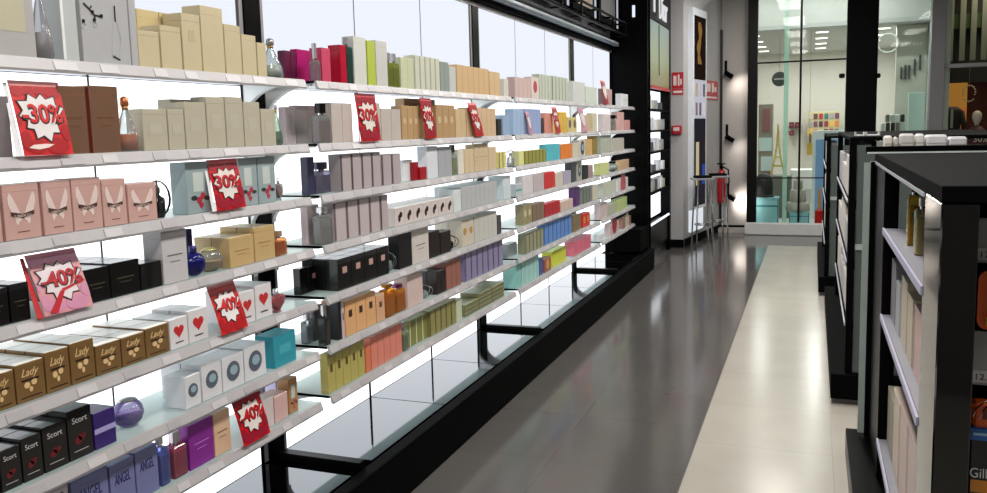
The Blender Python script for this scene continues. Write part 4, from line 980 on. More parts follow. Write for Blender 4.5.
# the shop behind
struct('floor_shop', bx(-2.6, 4.4, GY+.11, 19, -.05, .06), mat((176, 172, 164), .3))
struct('wall_shop_left', bx(-2.7, -2.6, GY+.12, 19, 0, 3.6), mat((206, 204, 192), .6))
struct('wall_shop_back', bx(-2.6, 1.75, 18, 18.1, 0, 3.6), mat((206, 201, 192), .6))
struct('wall_shop_divider', bx(1.52, 1.58, GY+.11, 18, 0, 3.6), mat((204, 216, 210), .6))
struct('ceiling_shop', bx(-2.6, 1.52, 13.2, 18, 2.86, 2.92), mat((190, 190, 186), .7))
struct('wall_bulkhead', bx(-2.6, 1.52, 13.2, 13.25, 2.92, 3.5), mat((206, 204, 198), .6))
struct('ceiling_shop_front', bx(-2.7, 4.4, GY+.11, 13.2, 3.5, 3.56), mat((214, 226, 222), .6))
LE = mat((255, 244, 236), kind='e', strength=4)
k = 0
for x in (-.9, .1, .95):
    for y in (13.9, 14.9, 15.9, 16.9):
        t = thing('ceiling_light', 'small ceiling light in %s row, %s from front, in the shop behind glass' % (('left', 'middle', 'right')[(-.9, .1, .95).index(x)], ORD[(13.9, 14.9, 15.9, 16.9).index(y)]), 'ceiling light', (x, y, 2.86), 0, 'ceiling lights in the shop behind glass')
        obj('frame', bx(-.1, .1, -.08, .08, -.01, -.001), WHITE, t); obj('diffuser', bx(-.085, .085, -.065, .065, -.014, -.0105), LE, t)
        area('shop_lamp_light', (x, y, 2.84), (0, 0, 0), .17, .13, 10, (1, .98, .96))
for i, x in enumerate((-.75, .05, .75)):
    t = thing('ceiling_light', '%s ceiling light from left right behind the shop glass' % ORD[i], 'ceiling light', (x, 12.6, 3.5), 0, 'ceiling lights right behind the shop glass')
    obj('frame', bx(-.08, .08, -.05, .05, -.01, -.001), WHITE, t); obj('diffuser', bx(-.065, .065, -.035, .035, -.014, -.0105), LE, t)
    area('shop_lamp_light', (x, 12.6, 3.48), (0, 0, 0), .13, .07, 9, (.95, 1, .98))
# glass fin
q = P(786, 100, 12.4); t = tag(obj('glass_fin', bx(q.x-.03, q.x+.03, 12.38, 12.4, .06, 3.4), mat((214, 238, 228), .1, kind='glass', strength=.4)), 'upright green-edged glass fin inside the shop window', 'glass fin')
q = P(779.5, 79, 14.0); t = thing('round_wall_sign', 'round dark sign hanging in the shop behind the glass', 'sign', (q.x, 14, q.z))
dz = lathe([(.11, -.01), (.115, 0), (.11, .01)], 24); bmesh.ops.rotate(dz, verts=dz.verts, cent=(0, 0, 0), matrix=Matrix.Rotation(pi/2, 3, 'X')); obj('disc', dz, mat((66, 70, 68), .5), t)
obj('pale_stripe', bx(-.08, .08, -.014, -.0105, -.012, .012), mat((170, 176, 172), .5), t)
obj('hanger', tube(bmesh.new(), [(0, 0, .112), (0, 0, 2.855-q.z)], .004), CHROME, t)
# display deck in the window
DZ = .06
def deckbox(px0, px1, pyt, pyb, Y, d, m, name, lab, cat, extra=None):
    a, b = P(px0, pyb, Y), P(px1, pyt, Y); t = thing(name, lab, cat, ((a.x+b.x)/2, Y, a.z)); W = b.x-a.x; H = b.z-a.z
    obj('body', bx(-W/2, W/2, 0, d, 0, H, .003), m, t)
    return t, W, H
BLUE = mat((146, 200, 208), .3); BL2 = mat((60, 120, 134), .35)
struct('trim_5', bx(xb, xc0, GY+.11, 13.1, .061, .1), mat((200, 202, 200), .4))
def on_deck(px, Y): return x_at(px, Y, .2)
def blue_box(px0, px1, py_top, Y, lab):
    a, b = on_deck(px0, Y), on_deck(px1, Y); H = z_at(py_top, (a+b)/2, Y)-.102; W = b-a
    t = thing('display_box', lab, 'box', ((a+b)/2, Y, .102))
    obj('body', bx(-W/2, W/2, 0, .25, 0, H, .003), BLUE, t)
    for s in (-1, 1): obj('edge_band', bx(s*W*.49-.006, s*W*.49+.006, -.003, -.0005, 0, H), BL2, t)
    obj('upper_band', bx(-W*.48, W*.48, -.003, -.0005, H*.7, H*.76), BL2, t)
    obj('lid', bx(-W/2-.006, W/2+.006, -.006, .256, H+.0005, H+.02, .002), BLUE, t)
    return t, (a+b)/2, .102+H+.02
t, bxc, bzt = blue_box(751, 778, 199, 12.02, 'large turquoise box under the black bust in the shop window')
t, cxc, czt = blue_box(789, 809, 213, 12.02, 'small turquoise box under the pale tiered stand in the shop window')
t = thing('display_bust', 'black domed display bust standing on the large turquoise box', 'bust', (bxc-.02, 12.14, bzt+.001))
obj('dome', lathe([(.13, 0), (.12, .02), (.125, .12), (.12, .22), (.09, .29), (.04, .325), (.005, .33)], 24), mat((16, 16, 18), .6), t, True)
obj('base_fringe', lathe([(.138, 0), (.14, .015), (.128, .03)], 24), mat((26, 26, 28), .6), t)
t = thing('tiered_stand', 'pale grey tiered stand on the small turquoise box in shop window', 'stand', (cxc-.02, 12.14, czt+.001))
z = 0
for (r, hgt) in ((.16, .12), (.11, .17), (.06, .13), (.03, .05)):
    obj('tier', lathe([(r*.96, z), (r, z+.01), (r*.93, z+hgt-.01), (r*.85, z+hgt-.0005)], 20), mat((176, 172, 160), .5), t, True); z += hgt
xr = on_deck(819, 12.05)
t = thing('red_display_bottle', 'red bottle with amber stopper at right end of shop window', 'bottle', (xr, 12.05, .102))
obj('body', loft([(0, .05, .03, .01), (.01, .055, .035, .01), (.2, .055, .035, .01), (.23, .02, .02, .01)], 3), mat((186, 20, 26), .2), t)
obj('stopper', loft([(.231, .022, .022, .01), (.5, .018, .018, .008)], 3), mat((200, 140, 80), .3), t)
# fittings deeper in the shop
def fit(name, lab, cat, px0, px1, py0, py1, Y, d, rgb, sub=None, kind='p', z0=None):
    a, b = P(px0, py1, Y), P(px1, py0, Y)
    zz = a.z if z0 is None else z0
    t = thing(name, lab, cat, (a.x, Y, zz)); W, H = b.x-a.x, b.z-zz
    obj('body', bx(0, W, 0, d, 0, H, .004), mat(rgb, .5), t)
    for (n, u0, u1, v0, v1, c) in (sub or ()): obj(n, bx(W*u0, W*u1, -.02, -.001, H*v0, H*v1), mat(c, .5), t)
    return t
fit('product_rack', 'rack with white cards and red packs at left inside the glass shop', 'rack', 758, 773, 104, 172, 13.4, .3, (150, 140, 126),
    [('white_card', .05, .95, .58, .7, (206, 226, 226)), ('white_card', .2, .98, .40, .53, (206, 222, 226)), ('red_pack', .25, .85, .24, .38, (150, 60, 66)), ('brown_pack', .3, .8, .76, .96, (150, 96, 96))], z0=.101)
t = thing('tower_model', 'yellow lattice tower model inside the glass shop', 'model', (P(777.5, 158, 13.0).x, 13.0, .101))
obj('pedestal', bx(-.2, .2, -.05, .3, 0, .62, .01), mat((104, 104, 96), .5), t)
bm = bmesh.new()
for s in (-1, 1):
    for q in (-1, 1): tube(bm, [(s*.1, .1+q*.1, .63), (s*.045, .1+q*.045, .85), (s*.015, .1+q*.015, 1.08), (0, .1, 1.38)], .012, 6)
for z, r in ((.75, .075), (.88, .045), (1.05, .02)): add_box(bm, -r, r, .1-r, .1+r, z, z+.025)
obj('tower', bm, mat((196, 180, 96), .5), t)
for k, (a, b, c, d) in enumerate(((789, 794, 122, 128), (795, 800, 122, 128.5), (789, 794, 131, 135.5))):
    o = fit('wall_speaker', 'dark red box on glass shop wall, %s' % ('upper left one', 'upper right one', 'lower one')[k], 'box', a, b, c, d, 17.6, .35, (96, 34, 44), [('pale_mark', .3, .7, .4, .6, (150, 80, 90))])
cols = [(214, 170, 70), (96, 60, 50), (150, 150, 150), (140, 40, 50), (190, 180, 160), (60, 110, 110), (70, 40, 60), (200, 120, 60), (170, 40, 50), (110, 60, 90)]
sub = [('goods', (k % 6)/6+.02, (k % 6)/6+.14, .05+(k//6)*.32, .28+(k//6)*.32, cols[(k*7) % 10]) for k in range(18)]
fit('wall_shelf_unit', 'shelf unit full of coloured goods on back wall of the glass shop', 'shelf unit', 807.5, 840, 111, 136, 17.5, .3, (200, 190, 150), sub)
t = fit('illuminated_display', 'white arched display stand with blue and yellow poster in the glass shop', 'display', 812, 845, 130, 172, 12.9, .12, (214, 222, 222),
    [('blue_poster', .1, .95, .08, .9, (120, 160, 206)), ('dark_figure', .42, .62, .1, .55, (40, 40, 30)), ('yellow_figure', .5, .64, .25, .8, (196, 196, 70)), ('orange_figure', .36, .5, .55, .86, (206, 150, 100))], z0=.101)
yb = fit('yellow_bag', 'yellow oval bag hanging left of the white display in glass shop', 'bag', 807, 813, 143, 155, 13.6, .06, (196, 160, 50), [('strap', .3, .7, 1.0, 1.8, (120, 100, 50))])
obj('hanging_cord', tube(bmesh.new(), [(.03, .03, .1), (.03, .03, 2.859-yb.location.z)], .003, 4), GREYM, yb)
fit('counter', 'white lit counter in the middle of the glass shop', 'counter', 790, 813, 170, 190, 13.5, .5, (224, 224, 220), [('front_panel', .05, .95, .3, .6, (190, 190, 186))], z0=.061)
# second glass bay: ring sign, bars, toy shelves, pale panel
t = thing('ring_wall_sign', 'pale ring sign with faint lettering behind the right glass pane', 'sign', (P(888, 43, 13.15).x, 13.18, P(888, 43, 13.15).z))
obj('ring', tube(bmesh.new(), [(.13*cos(a), -.01, .13*sin(a)) for a in [2*pi*k/28 for k in range(29)]], .014, 6), mat((232, 232, 226), .4), t)
for q in range(6): obj('faint_mark', bx(.2+q*.045, .225+q*.045, -.013, -.004, -.05+.01*(q % 2), -.01), mat((168, 166, 158), .5), t)
struct('wall_shop_panel', bx(P(896, 60, 13.64).x, 1.515, 13.64, 13.7, .061, 2.855), mat((206, 204, 192), .6))
t = thing('slanted_bar_row', 'row of dark upright bars stepping upward on wall behind right glass', 'bars')
for k, (px, pya, pyb) in enumerate(((901, 67, 79), (905, 65, 79), (909, 65, 79), (914.5, 59, 75), (920, 55, 70))):
    a, b = P(px, pyb, 13.6), P(px, pya, 13.6)
    obj('bar', bx(a.x-.012, a.x+.012, 13.6, 13.63, a.z, b.z, .003), mat((78, 84, 82), .5), t)
a, b = P(907, 150, 12.8), P(925, 92, 12.8)
t = tag(obj('pale_partition', bx(a.x, b.x, 12.8, 12.86, .061, b.z, .004), mat((206, 230, 222), .4)), 'pale mint upright partition behind the right glass pane', 'partition')
t = thing('toy_shelf', 'white stepped shelf of black and white goods behind right glass', 'shelf', (P(876, 140, 13).x+.0, 13.0, .061))
W = P(906, 140, 13).x-P(876, 140, 13).x
zt = P(890, 141, 13).z-.061
obj('unit', bx(0, W, 0, .4, 0, zt, .004), mat((206, 206, 198), .5), t)
gd = [((24, 24, 26), 'black'), ((216, 216, 210), 'white'), ((120, 116, 108), 'grey'), ((30, 30, 32), 'black'), ((176, 190, 182), 'mint')]
ok = 0
for lv in range(3):
    nn = (6, 5, 4)[lv]
    for k in range(nn):
        c, cn = gd[(k*2+lv) % 5]; w1 = W/6-.012; x = P(876, 140, 13).x+(k+(.0, 1, 2)[lv]*.9)*(W/6)+.006; hgt = (.13, .12, .11)[lv]
        zz = .061+zt+.001+(0, .135, .26)[lv]
        o = obj('gift_pack', loft([(0, .05, w1/2-.003, .008), (.006, .052, w1/2, .01), (hgt-.01, .052, w1/2, .01), (hgt, .04, w1/2-.012, .008)], 2), mat(c, .4)); o.location = (x+w1/2, 13.1, zz); o.rotation_euler = (0, 0, pi/2)
        tag(o, '%s small pack, %s from left in %s layer of the stepped display behind glass' % (cn, ORD[k], ('bottom', 'middle', 'top')[lv]), 'pack', 'packs on the stepped display')
# fashion shop at the right
struct('wall_fashion', bx(1.6, 4.4, 14.0, 14.1, 0, 3.5), mat((84, 34, 26), .7))
Xr = x_at(944, GY, 2)
t = thing('fashion_window', 'dark fashion shop window with orange light at the upper right', 'shop window')
a = P(940, 68, GY+.06)
obj('cross_rail', bx(xg1+.002, 4.0, GY-.02, GY+.05, P(960, 67.5, GY).z, P(960, 63.5, GY).z, .003), mat((130, 132, 134), .3), t)
obj('dark_back', bx(1.7, 4.3, 13.7, 13.75, 2.0, 3.49), mat((14, 16, 15), .6), t)
for k, px in enumerate((951, 963, 974, 985)):
    x = x_at(px, 13.5, 2.8); obj('curtain_strip', bx(x-.035, x+.035, 13.5, 13.52, 2.3, 3.45), mat((96, 104, 100), .5), t)
obj('green_band', bx(1.75, 4.2, 13.56, 13.6, 2.75, 2.95), mat((50, 74, 36), .6), t)
a, b = P(940, 138, 13.8), P(968, 76, 13.8)
obj('amber_panel', bx(a.x, b.x, 13.8, 13.85, .9, b.z), mat((206, 140, 60), .5, kind='e', strength=.5), t)
a, b = P(958, 138, 13.6), P(966, 108, 13.6)
obj('orange_pattern', bx(a.x, b.x, 13.6, 13.65, .9, b.z), mat((214, 110, 60), .5, var=.5, scale=14, kind='e', strength=.55), t)
p = P(950.5, 128, 13.0)
t = thing('suit_jacket', 'black jacket on a display bust in the fashion window', 'jacket', (p.x, 13.0, p.z-.25)); t.scale = (.8, .8, 1)
obj('torso', loft([(0, .07, .13, .05), (.15, .08, .13, .06), (.35, .1, .16, .07), (.48, .09, .17, .06), (.54, .05, .09, .04)], 4), mat((12, 12, 14), .6), t, True).rotation_euler = (0, 0, pi/2)
for s in (-1, 1): obj('sleeve', tube(bmesh.new(), [(s*.16, 0, .47), (s*.2, 0, .28), (s*.19, 0, .05)], .04, 10), mat((12, 12, 14), .6), t, True)
obj('shirt_front', prism([(-.02, -.112), (.02, -.112), (.02, -.105), (-.02, -.105)], .25, .5), mat((196, 190, 180), .5), t)
obj('stand_rod', tube(bmesh.new(), [(0, 0, -(p.z-.25)+.06), (0, 0, 0)], .012), CHROME, t)
p = P(969, 92, 12.9)
t = thing('beaded_necklace', 'pale beaded necklace hanging in the dark fashion window', 'necklace', (p.x, 12.9, p.z))
bm = bmesh.new()
for k in range(16):
    a = 2*pi*k/16; r = .075
    x, z = r*sin(a), r*cos(a)*1.15-(.04 if cos(a) < -.6 else 0)
    bmesh.ops.create_icosphere(bm, subdivisions=1, radius=.013, matrix=Matrix.Translation((x, 0, z)))
obj('beads', bm, mat((226, 206, 176), .3), t); obj('hanging_thread', tube(bmesh.new(), [(0, 0, .09), (0, 0, 3.49-p.z)], .0015, 4), GREYM, t)
p = P(977, 118, 12.8)
t = thing('mannequin_head', 'white mannequin head on a dark bust in the fashion window', 'mannequin', (p.x, 12.8, p.z))
obj('head', lathe([(.025, -.1), (.03, -.07), (.045, -.04), (.06, .01), (.055, .06), (.03, .09), (.005, .1)], 16), mat((222, 212, 200), .4), t, True)
obj('bust', lathe([(.13, -.42), (.14, -.3), (.12, -.18), (.05, -.11)], 18, sy=.6), mat((96, 70, 90), .6), t, True)
obj('stand_rod', tube(bmesh.new(), [(0, 0, -p.z+.06), (0, 0, -.42)], .015), CHROME, t)
p = P(981, 139, 12.4); t = thing('price_sign', 'dark red board with white 30% in the fashion window', 'sign', (p.x, 12.4, p.z))
obj('board', bx(-.14, .3, 0, .02, -.12, .09, .003), mat((70, 16, 24), .5), t)
o = obj('lettering', text_bm('30%', .075, lambda u, v, tt: (u, -tt, v), .17, t=.004), mat((226, 216, 214), .4), t); o.location = (0, -.001, 0)
obj('stand_rod', tube(bmesh.new(), [(0, .03, -p.z+.06), (0, .03, -.12)], .012), CHROME, t)
p = P(945, 139, 12.5); 
t = thing('rabbit_ear_bag', 'small pale bag with two upright ears in the fashion window', 'bag', (p.x, 12.5, p.z-.05))
obj('body', lathe([(.07, 0), (.1, .03), (.1, .08), (.05, .12)], 16, sy=.5), mat((206, 190, 176), .5), t, True)
for s in (-1, 1): obj('ear', tube(bmesh.new(), [(s*.012, 0, .12), (s*.025, 0, .2)], .008, 6), mat((206, 190, 176), .5), t)
obj('red_patch', bx(-.04, .04, -.056, -.05, .03, .07), mat((170, 40, 46), .5), t)
obj('stand_rod', tube(bmesh.new(), [(0, 0, -(p.z-.05)+.06), (0, 0, 0)], .012), CHROME, t)
area('fashion_lamp_light', (2.6, 13.1, 3.4), (0, 0, 0), 1.2, .4, 22, (1, .75, .5))

# ================================================================== GONDOLAS ON THE RIGHT
def gondola(lab, x0, x1, y0, y1, h, zs, po):
    t = thing('gondola_unit', lab, 'gondola', (x0, y0, 0)); W, Lg = x1-x0, y1-y0
    obj('base', bx(0, W, -.03, Lg+.3, .035, .17, .004), BLACK, t)
    obj('base_feet', bx(.02, W-.02, .0, Lg+.2, .0035, .0345), mat((90, 90, 90), .3), t)
    for (yy) in (0, Lg-.07): obj('post', bx(po, po+.034, yy, yy+.07, .171, h, .003), BLACK, t)
    obj('spine', bx(W*.48, W*.52, .08, Lg-.08, .171, h-.03), BLACK, t)
    obj('end_panel', bx(po+.036, W*.47, .02, .035, .171, h-.06, .001), mat((92, 100, 98), .12, spec=.8), t)
    obj('end_bar', bx(po+.036, W*.47, .01, .019, .83, .86, .001), mat((176, 180, 180), .3), t)
    obj('top_slab', bx(po, W, .0, Lg, h+.0005, h+.02, .003), BLACK, t)
    for z in zs:
        obj('shelf_board', bx(po+.002, W*.475, .075, Lg-.075, z-.045, z, .002), BLACK, t)
        obj('shelf_lip', bx(po-.006, po+.001, .075, Lg-.075, z-.01, z+.004, .001), mat((170, 168, 180), .4), t)
    return t
# far gondola and middle gondola
gondola('black gondola farthest away on the right of the aisle', .065, .9, 7.65, 9.6, 1.355, (.45, .8, 1.1), .045)
gondola('black gondola in the middle on the right of the aisle', .11, 1.0, 4.68, 6.9, 1.397, (.42, .76, 1.08), .068)
k0 = 0
for (gx, ya, yb, zs, nm) in ((.19, 4.8, 6.8, (.42, .76, 1.08), 'middle'), (.125, 7.74, 9.5, (.45, .8, 1.1), 'farthest')):
    for lv, z in enumerate(zs):
        n = 9
        for k in range(n):
            w1 = (yb-ya)/n; hgt = (.2, .17, .22, .15)[(k//3+lv) % 4]; c = [(206, 202, 198), (178, 176, 180), (214, 206, 196)][(k//3+lv) % 3]; cn = ['off-white', 'grey', 'cream'][(k//3+lv) % 3]
            o = obj('perfume_carton', carton_bm(.07, w1-.02, hgt), mat(c, .4)); o.location = (gx, ya+(k+.5)*w1, z+.0008); o.rotation_euler = (0, 0, pi)
            tag(o, '%s carton, %s from near end, %s shelf of the %s right gondola' % (cn, ORD[k], ('lower', 'middle', 'upper')[lv], nm), 'carton', 'cartons on the %s right gondola' % nm)
# white packs on top of the nearest gondola
for k, (a, b, yt) in enumerate(((884, 893, 136), (894, 899, 137), (900, 915, 134), (916, 925, 134), (926, 948, 135), (949, 968, 137))):
    Y = 3.9; xa_, xb_ = x_at(a, Y-.045, 1.42), x_at(b, Y-.045, 1.42)
    t = thing('paper_pack', 'pale paper pack on far end of the nearest gondola top, %s from left' % ORD[k], 'pack', ((xa_+xb_)/2, Y, 1.3628), 0, 'pale packs on top of the nearest gondola')
    W = xb_-xa_-.004; H = z_at(yt, xa_, Y-.045)-1.3628
    obj('pack_body', loft([(0, W/2-.002, .04, .006), (.004, W/2, .045, .008), (H-.008, W/2, .045, .008), (H, W/2-.006, .04, .008)], 2), mat([(210, 206, 198), (190, 186, 178), (196, 192, 188), (214, 212, 208), (206, 204, 206), (196, 194, 198)][k], .5), t)
    obj('side_seam', bx(-W*.47, W*.47, -.0464, -.0453, H*.5, H*.54), mat((150, 146, 140), .5), t)
for k, (a, b) in enumerate(((855, 865), (866, 880))):
    Y = 4.85; xa_, xb_ = x_at(a, Y, 1.42), x_at(b, Y, 1.42)
    t = thing('display_tray', 'flat white tray on the middle gondola, %s of two' % ('left', 'right')[k], 'tray', ((xa_+xb_)/2, Y+.05, 1.4182), 0, 'flat trays on the middle gondola')
    W = xb_-xa_; obj('tray_base', bx(-W/2, W/2, -.08, .06, 0, .006, .002), mat((190, 190, 188), .4), t)
    for s in (-1, 1): obj('tray_rim', bx(s*(W/2-.003)-.002, s*(W/2-.003)+.002, -.08, .06, .0065, .02), mat((190, 190, 188), .4), t)

# near gondola
GX = .25; NY, FY = 1.93, 3.95; TZ = 1.362
t = thing('gondola_unit', 'nearest black gondola with open shelves at right edge of the aisle', 'gondola', (GX, NY, 0))
Lg = FY-NY; W = 1.1
obj('top_slab', bx(.0, W, .0, Lg, TZ-.035, TZ, .002), BLACK, t)
obj('top_edge_strip', bx(-.004, -.0005, .27, Lg-.02, TZ-.045, TZ-.036), mat((170, 176, 180), .3), t)
obj('side_panel', bx(.0, .07, .0, .265, .005, TZ-.036, .003), mat((6, 6, 7), .06, spec=.5, var=.02), t)
obj('post', bx(-.02, .05, Lg-.09, Lg, .13, TZ-.036, .003), GBLACK, t)
obj('far_side_panel', bx(.0, .05, 1.46, Lg-.092, .13, TZ-.036, .003), GBLACK, t)
obj('rail_edge', bx(-.04, W, Lg-.166, Lg-.1605, TZ+.001, TZ+.007), mat((200, 204, 204), .4), t)  # pale strip paints the white reflection line along the far rail
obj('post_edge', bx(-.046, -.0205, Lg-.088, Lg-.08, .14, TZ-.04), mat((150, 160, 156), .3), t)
obj('base', bx(-.09, W, .02, Lg, .004, .125, .004), GBLACK, t)
obj('spine', bx(.42, .46, .1, Lg-.1, .126, TZ-.036), BLACK, t)
obj('end_wall', bx(.075, W, .2, .24, .126, TZ-.036), BLACK, t)
SHZ = (1.10, .775, .29)
for z in SHZ:
    s = obj('shelf_board', bx(.004, .415, .27, 1.455, z-.018, z, .002), mat((120, 120, 128), .5), t)
    obj('shelf_lip', bx(-.004, .003, .27, 1.455, z-.02, z+.003, .001), mat((170, 168, 190), .4), t)
r_ = obj('far_rail', bx(-.045, W, Lg-.16, Lg-.135, TZ+.0005, TZ+.03, .003), GBLACK, t)
# goods on the near gondola
def gond(kind, px0, px1, pyt, z, lab, X=GX+.02, **o):
    Y1, Y0 = y_at(px0, X, z+.08), y_at(px1, X, z+.08)
    Y0 = max(Y0, NY+.275); Y1 = min(Y1, FY-.1)
    h = z_at(pyt, X, (Y0+Y1)/2)-z
    if kind == 'c':
        t = thing('perfume_carton', lab, 'carton', (X, (Y0+Y1)/2, z+.0006), pi)
        w1 = abs(Y1-Y0)-.004; d = o.get('d', .12)
        obj('carton_body', carton_bm(d, w1, h), mat(o['col'], .4), t)
        if o.get('pr'): decor(o['pr'], t, w1, h, o['col'])
        return t
Yt = y_at(893.5, GX+.05, 1.2)
TS = thing('tester_stand', 'slim silver tester panel with black edge on nearest gondola top shelf', 'tester', (GX+.02, Yt, SHZ[0]+.0006))
obj('panel', bx(.0, .034, -.006, .006, 0, .215, .002), mat((196, 200, 208), .15, .6), TS)
obj('black_frame', bx(.035, .05, -.008, .008, 0, .22, .002), BLACK, TS)
obj('picture', bx(.005, .029, -.0085, -.0065, .05, .18), mat((120, 128, 150), .3, var=.5), TS)
for k, (px, wv, hv, gl, lq, cp, ex) in enumerate(((914, .05, .2, (226, 206, 120), (196, 150, 60), (110, 30, 20), 'tall gold bottle with dark red cap'), (922, .045, .17, (226, 220, 190), (206, 190, 140), (216, 216, 210), 'clear bottle with honey liquid'))):
    X = GX+.055; Yc = y_at(px, X, 1.18)
    Yc = max(Yc, NY+.31)
    t = thing('perfume_bottle', ex+' on the top shelf of nearest gondola', 'perfume bottle', (X-.02, Yc, SHZ[0]+.0006), pi)
    bottle_parts(t, 'b', wv, hv, dict(glass=gl, liq=lq, cap=cp, d=.04, hb=.8))
def gcartons(z, spec, shelfname):
    X = GX+.03
    for k, (ya, yb, h, c, cn) in enumerate(spec):
        t = thing('perfume_carton', '%s carton, %s from far end on %s shelf of nearest gondola' % (cn, ORD[k], shelfname), 'carton', (X, (ya+yb)/2, z+.0006), pi, 'cartons on the %s shelf of nearest gondola' % shelfname)
        obj('carton_body', carton_bm(.16, yb-ya-.005, h), mat(c, .4), t)
        obj('spine_stripe', plate([rect(-(yb-ya)*.42, -(yb-ya)*.36, .01, h-.01)], .0007), mat((150, 130, 124), .4), t)
gcartons(SHZ[1], [(3.2, 3.36, .22, (126, 126, 132), 'silver'), (3.04, 3.18, .17, (160, 162, 166), 'pale silver'), (2.82, 3.0, .22, (186, 174, 150), 'cream'), (2.66, 2.81, .2, (186, 174, 150), 'cream coloured'), (2.44, 2.62, .2, (190, 160, 152), 'blush'), (2.22, 2.43, .2, (194, 162, 156), 'pink blush')], 'middle')
gcartons(SHZ[2], [(3.16, 3.36, .22, (130, 128, 112), 'sage grey'), (2.94, 3.15, .28, (190, 174, 160), 'cream beige'), (2.7, 2.93, .3, (188, 166, 156), 'pale rose'), (2.46, 2.69, .31, (184, 166, 160), 'dusty rose'), (2.22, 2.45, .31, (184, 164, 158), 'light rose')], 'bottom')
# end-cap goods facing the camera
EY = NY+.2                       # face of the end wall
def ep(px, py, Y): return hit(px, py, 1, Y)
for (pyt, pyb, nm) in ((218, 263, 'upper'), (331, 385, 'middle')):
    a, b = ep(979, pyb, EY-.03), ep(979, pyt, EY-.03)
    t = thing('price_strip', 'grey price strip with white label, %s one on the near end display' % nm, 'price strip', (GX+.09, EY-.03, 0))
    obj('strip', bx(ep(976, 240, EY-.03).x-GX-.09, .7, 0, .008, a.z, b.z, .001), mat((150, 152, 156), .4), t)
    zc = a.z+.02
    obj('price_label', bx(ep(978, 240, EY-.03).x-GX-.09, ep(1000, 240, EY-.03).x-GX-.09, -.002, -.0005, zc-.014, zc+.014), mat((206, 206, 210), .4), t)
    o = obj('lettering', text_bm('12.90', .014, lambda u, v, tt: (u, -tt, v), .045, t=.0008), mat((40, 40, 44), .4), t); o.location = (ep(993, 240, EY-.03).x-GX-.09, -.0025, zc)
a, b = ep(975.5, 328, EY-.06), ep(1010, 271, EY-.06)
t = thing('blister_pack', 'orange edged red blister pack hanging on the near end display', 'pack', ((a.x+b.x)/2, EY-.06, a.z)); W1 = b.x-a.x; H1 = b.z-a.z
bmx = plate([[(p[0], p[1]+H1/2) for p in rrect(W1/2, H1/2, .02, 4)]], .012); bmesh.ops.rotate(bmx, verts=bmx.verts, cent=(0, 0, 0), matrix=Matrix.Rotation(-pi/2, 3, 'Z')); obj('orange_backing', bmx, mat((226, 92, 24), .3), t)
bmx = plate([[(p[0]+.006, p[1]+H1/2) for p in rrect(W1/2-.014, H1/2-.012, .014, 4)]], .01); bmesh.ops.rotate(bmx, verts=bmx.verts, cent=(0, 0, 0), matrix=Matrix.Rotation(-pi/2, 3, 'Z')); o = obj('red_card', bmx, mat((150, 14, 22), .3), t); o.location = (0, -.0125, 0)
obj('yellow_band', bx(-W1/2+.016, W1/2-.016, -.026, -.0235, .012, .03), mat((206, 196, 60), .3), t)
obj('blue_block', bx(-W1/2+.03, -W1/2+.075, -.026, -.0235, .034, .07), mat((30, 60, 170), .3), t)
o = obj('lettering', text_bm('R', .028, lambda u, v, tt: (u, -tt, v), t=.001), mat((230, 230, 235), .3), t); o.location = (-W1/2+.048, -.0265, .052)
o = obj('lettering', text_bm('0', .018, lambda u, v, tt: (u, -tt, v), t=.001), mat((230, 230, 235), .3), t); o.location = (-W1/2+.034, -.0235, .086)
obj('hook', tube(bmesh.new(), [(0, .058, H1-.01), (0, -.04, H1-.01)], .003), CHROME, t)
bm = bmesh.new()
for k in range(4):
    x = ep(975, 395, EY-.08).x+.012*k
    tube(bm, [(x+.07*(1-cos(a)), EY-.07-.008*k, ep(975, 418, EY-.08).z+.05*sin(a)) for a in [pi*q/8 for q in range(9)]], .0016, 5)
t = tag(obj('wire_loops', bm, CHROME), 'chrome wire loops hanging above the orange pack on the end display', 'wire hook')
a, b = ep(971, 428, EY-.06), ep(1010, 406, EY-.06)
t = thing('orange_pack', 'orange rounded pack under the chrome loops on the end display', 'pack', (a.x, EY-.06, a.z)); W1, H1 = b.x-a.x, b.z-a.z
obj('pack_body', bx(0, W1, 0, .05, 0, H1, .01), mat((206, 84, 20), .35), t); obj('dark_mark', bx(W1*.3, W1, -.002, -.0005, H1*.4, H1*.8), mat((90, 34, 16), .4), t)
a, b = ep(969, 441, EY-.05), ep(1010, 430, EY-.05)
t = thing('blue_pack', 'blue razor pack above the black lettered pack on the end display', 'pack', (a.x, EY-.05, a.z)); W1, H1 = b.x-a.x, b.z-a.z
obj('pack_body', bx(0, W1, 0, .04, 0, H1, .004), mat((36, 110, 196), .3), t); obj('pale_line', bx(W1*.1, W1, -.002, -.0005, H1*.45, H1*.62), mat((160, 200, 230), .4), t)
a, b = ep(967.5, 498, EY-.05), ep(1012, 442, EY-.05)
t = thing('razor_pack', 'black pack with white lettering and yellow base on end display', 'pack', (a.x, EY-.05, a.z)); W1, H1 = b.x-a.x, b.z-a.z
obj('pack_body', bx(0, W1, 0, .04, 0, H1, .004), mat((16, 18, 26), .3), t)
obj('yellow_base', bx(.004, W1, -.002, -.0005, H1*.12, H1*.32), mat((222, 140, 40), .35), t)
obj('clear_edge', bx(-.012, -.001, 0, .04, 0, H1), mat((120, 140, 200), .1, kind='glass', strength=.6), t)
o = obj('lettering', text_bm('Gillette', H1*.16, lambda u, v, tt: (u, -tt, v), W1*.95, t=.001), mat((226, 228, 235), .35), t); o.location = (W1*.5, -.001, H1*.44)

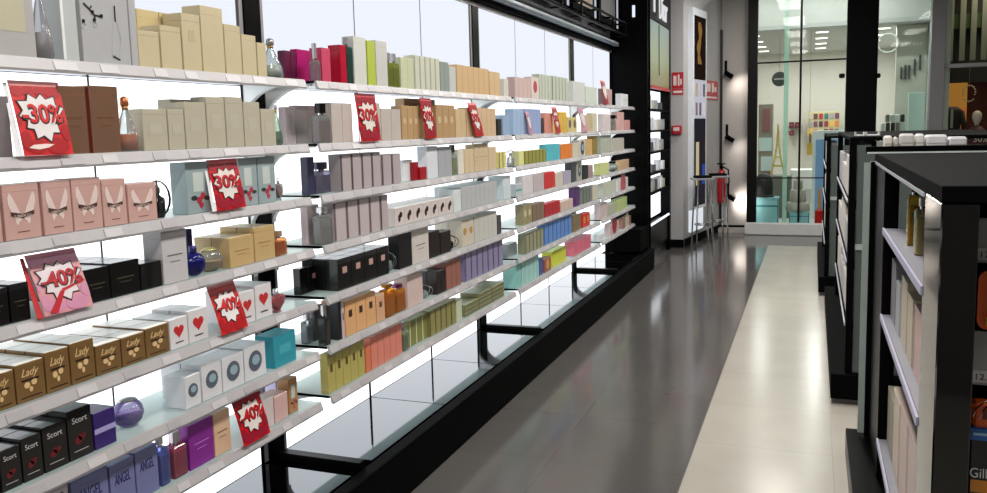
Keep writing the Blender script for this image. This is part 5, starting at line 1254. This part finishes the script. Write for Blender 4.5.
# ================================================================== LABELS
from collections import defaultdict
G = defaultdict(list)
for (t, bay, row, desc, order, extra) in ITEMS: G[(bay, row, desc, extra)].append((order, t))
def plural(d):
    for n in ('carton', 'bottle', 'box', 'cartons'):
        if (' '+n) in ' '+d:
            return d.replace(n, n+('es' if n == 'box' else 's'), 1)
    return d+'s'
for (bay, row, desc, extra), L in G.items():
    L.sort(key=lambda q: q[0]); n = len(L)
    back = {'': '', ' in row 1 behind': ' second row back', ' in row 2 behind': ' rearmost row'}[extra]
    for i, (_, t) in enumerate(L):
        where = '%s, %s' % (ROWN[row-1], BAYN[bay])
        if n == 1: lab = '%s,%s %s' % (desc, back+',' if back else '', where) if back else '%s on %s of %s' % (desc, ROWN[row-1], BAYN[bay])
        else: lab = '%s %s of %s,%s %s' % (ORD[i], desc, NUM[n], back+',' if back else '', where)
        t['label'] = lab.strip()
        if n > 1: t['group'] = '%s on the %s, %s' % (plural(desc), ROWN[row-1], BAYN[bay])

# ================================================================== the smallest cartons in view, as one mass
def px_area(t):
    bb = []
    for o in (t, *t.children):
        if o.type == 'MESH':
            M = o.matrix_world
            bb += [M @ Vector(c) for c in o.bound_box]
    q = []
    for p in bb:
        v = p-CAM; d = v.dot(FW)
        if d < .05: return 0
        q.append((PX+F*v.dot(RT)/d, PY-F*v.dot(UP)/d))
    x0, x1 = max(0, min(a[0] for a in q)), min(987, max(a[0] for a in q)); y0, y1 = max(0, min(a[1] for a in q)), min(493, max(a[1] for a in q))
    return max(0, x1-x0)*max(0, y1-y0)
bpy.context.view_layer.update()
back = {t.name: e for (t, b_, r_, d_, o_, e) in ITEMS}
allc = [o for o in bpy.data.objects if o.parent is None and o.name.split('.')[0] == 'perfume_carton']
def score(o):
    a = px_area(o)
    return a*(.3 if back.get(o.name) else 1)
allc.sort(key=score, reverse=True)
rest = allc[300:]
if rest:
    bm = bmesh.new(); slots = []
    for t in rest:
        for o in (t, *t.children):
            if o.type != 'MESH': continue
            me = o.data; mt = me.materials[0]
            if mt not in slots: slots.append(mt)
            k0 = len(bm.faces); bm.from_mesh(me); bm.faces.ensure_lookup_table(); bm.verts.ensure_lookup_table()
            fs = bm.faces[k0:]; vv = {v for f in fs for v in f.verts}
            bmesh.ops.transform(bm, matrix=o.matrix_world, verts=list(vv))
            for f in fs: f.material_index = slots.index(mt)
    for t in rest:
        for o in list(t.children): bpy.data.objects.remove(o)
        bpy.data.objects.remove(t)
    me = bpy.data.meshes.new('small_cartons'); bm.to_mesh(me); bm.free()
    for mt in slots: me.materials.append(mt)
    o = bpy.data.objects.new('small_cartons', me); COL.objects.link(o); o['kind'] = 'stuff'
    tag(o, 'many small far or half-hidden cartons filling the rest of the shelves', 'cartons')
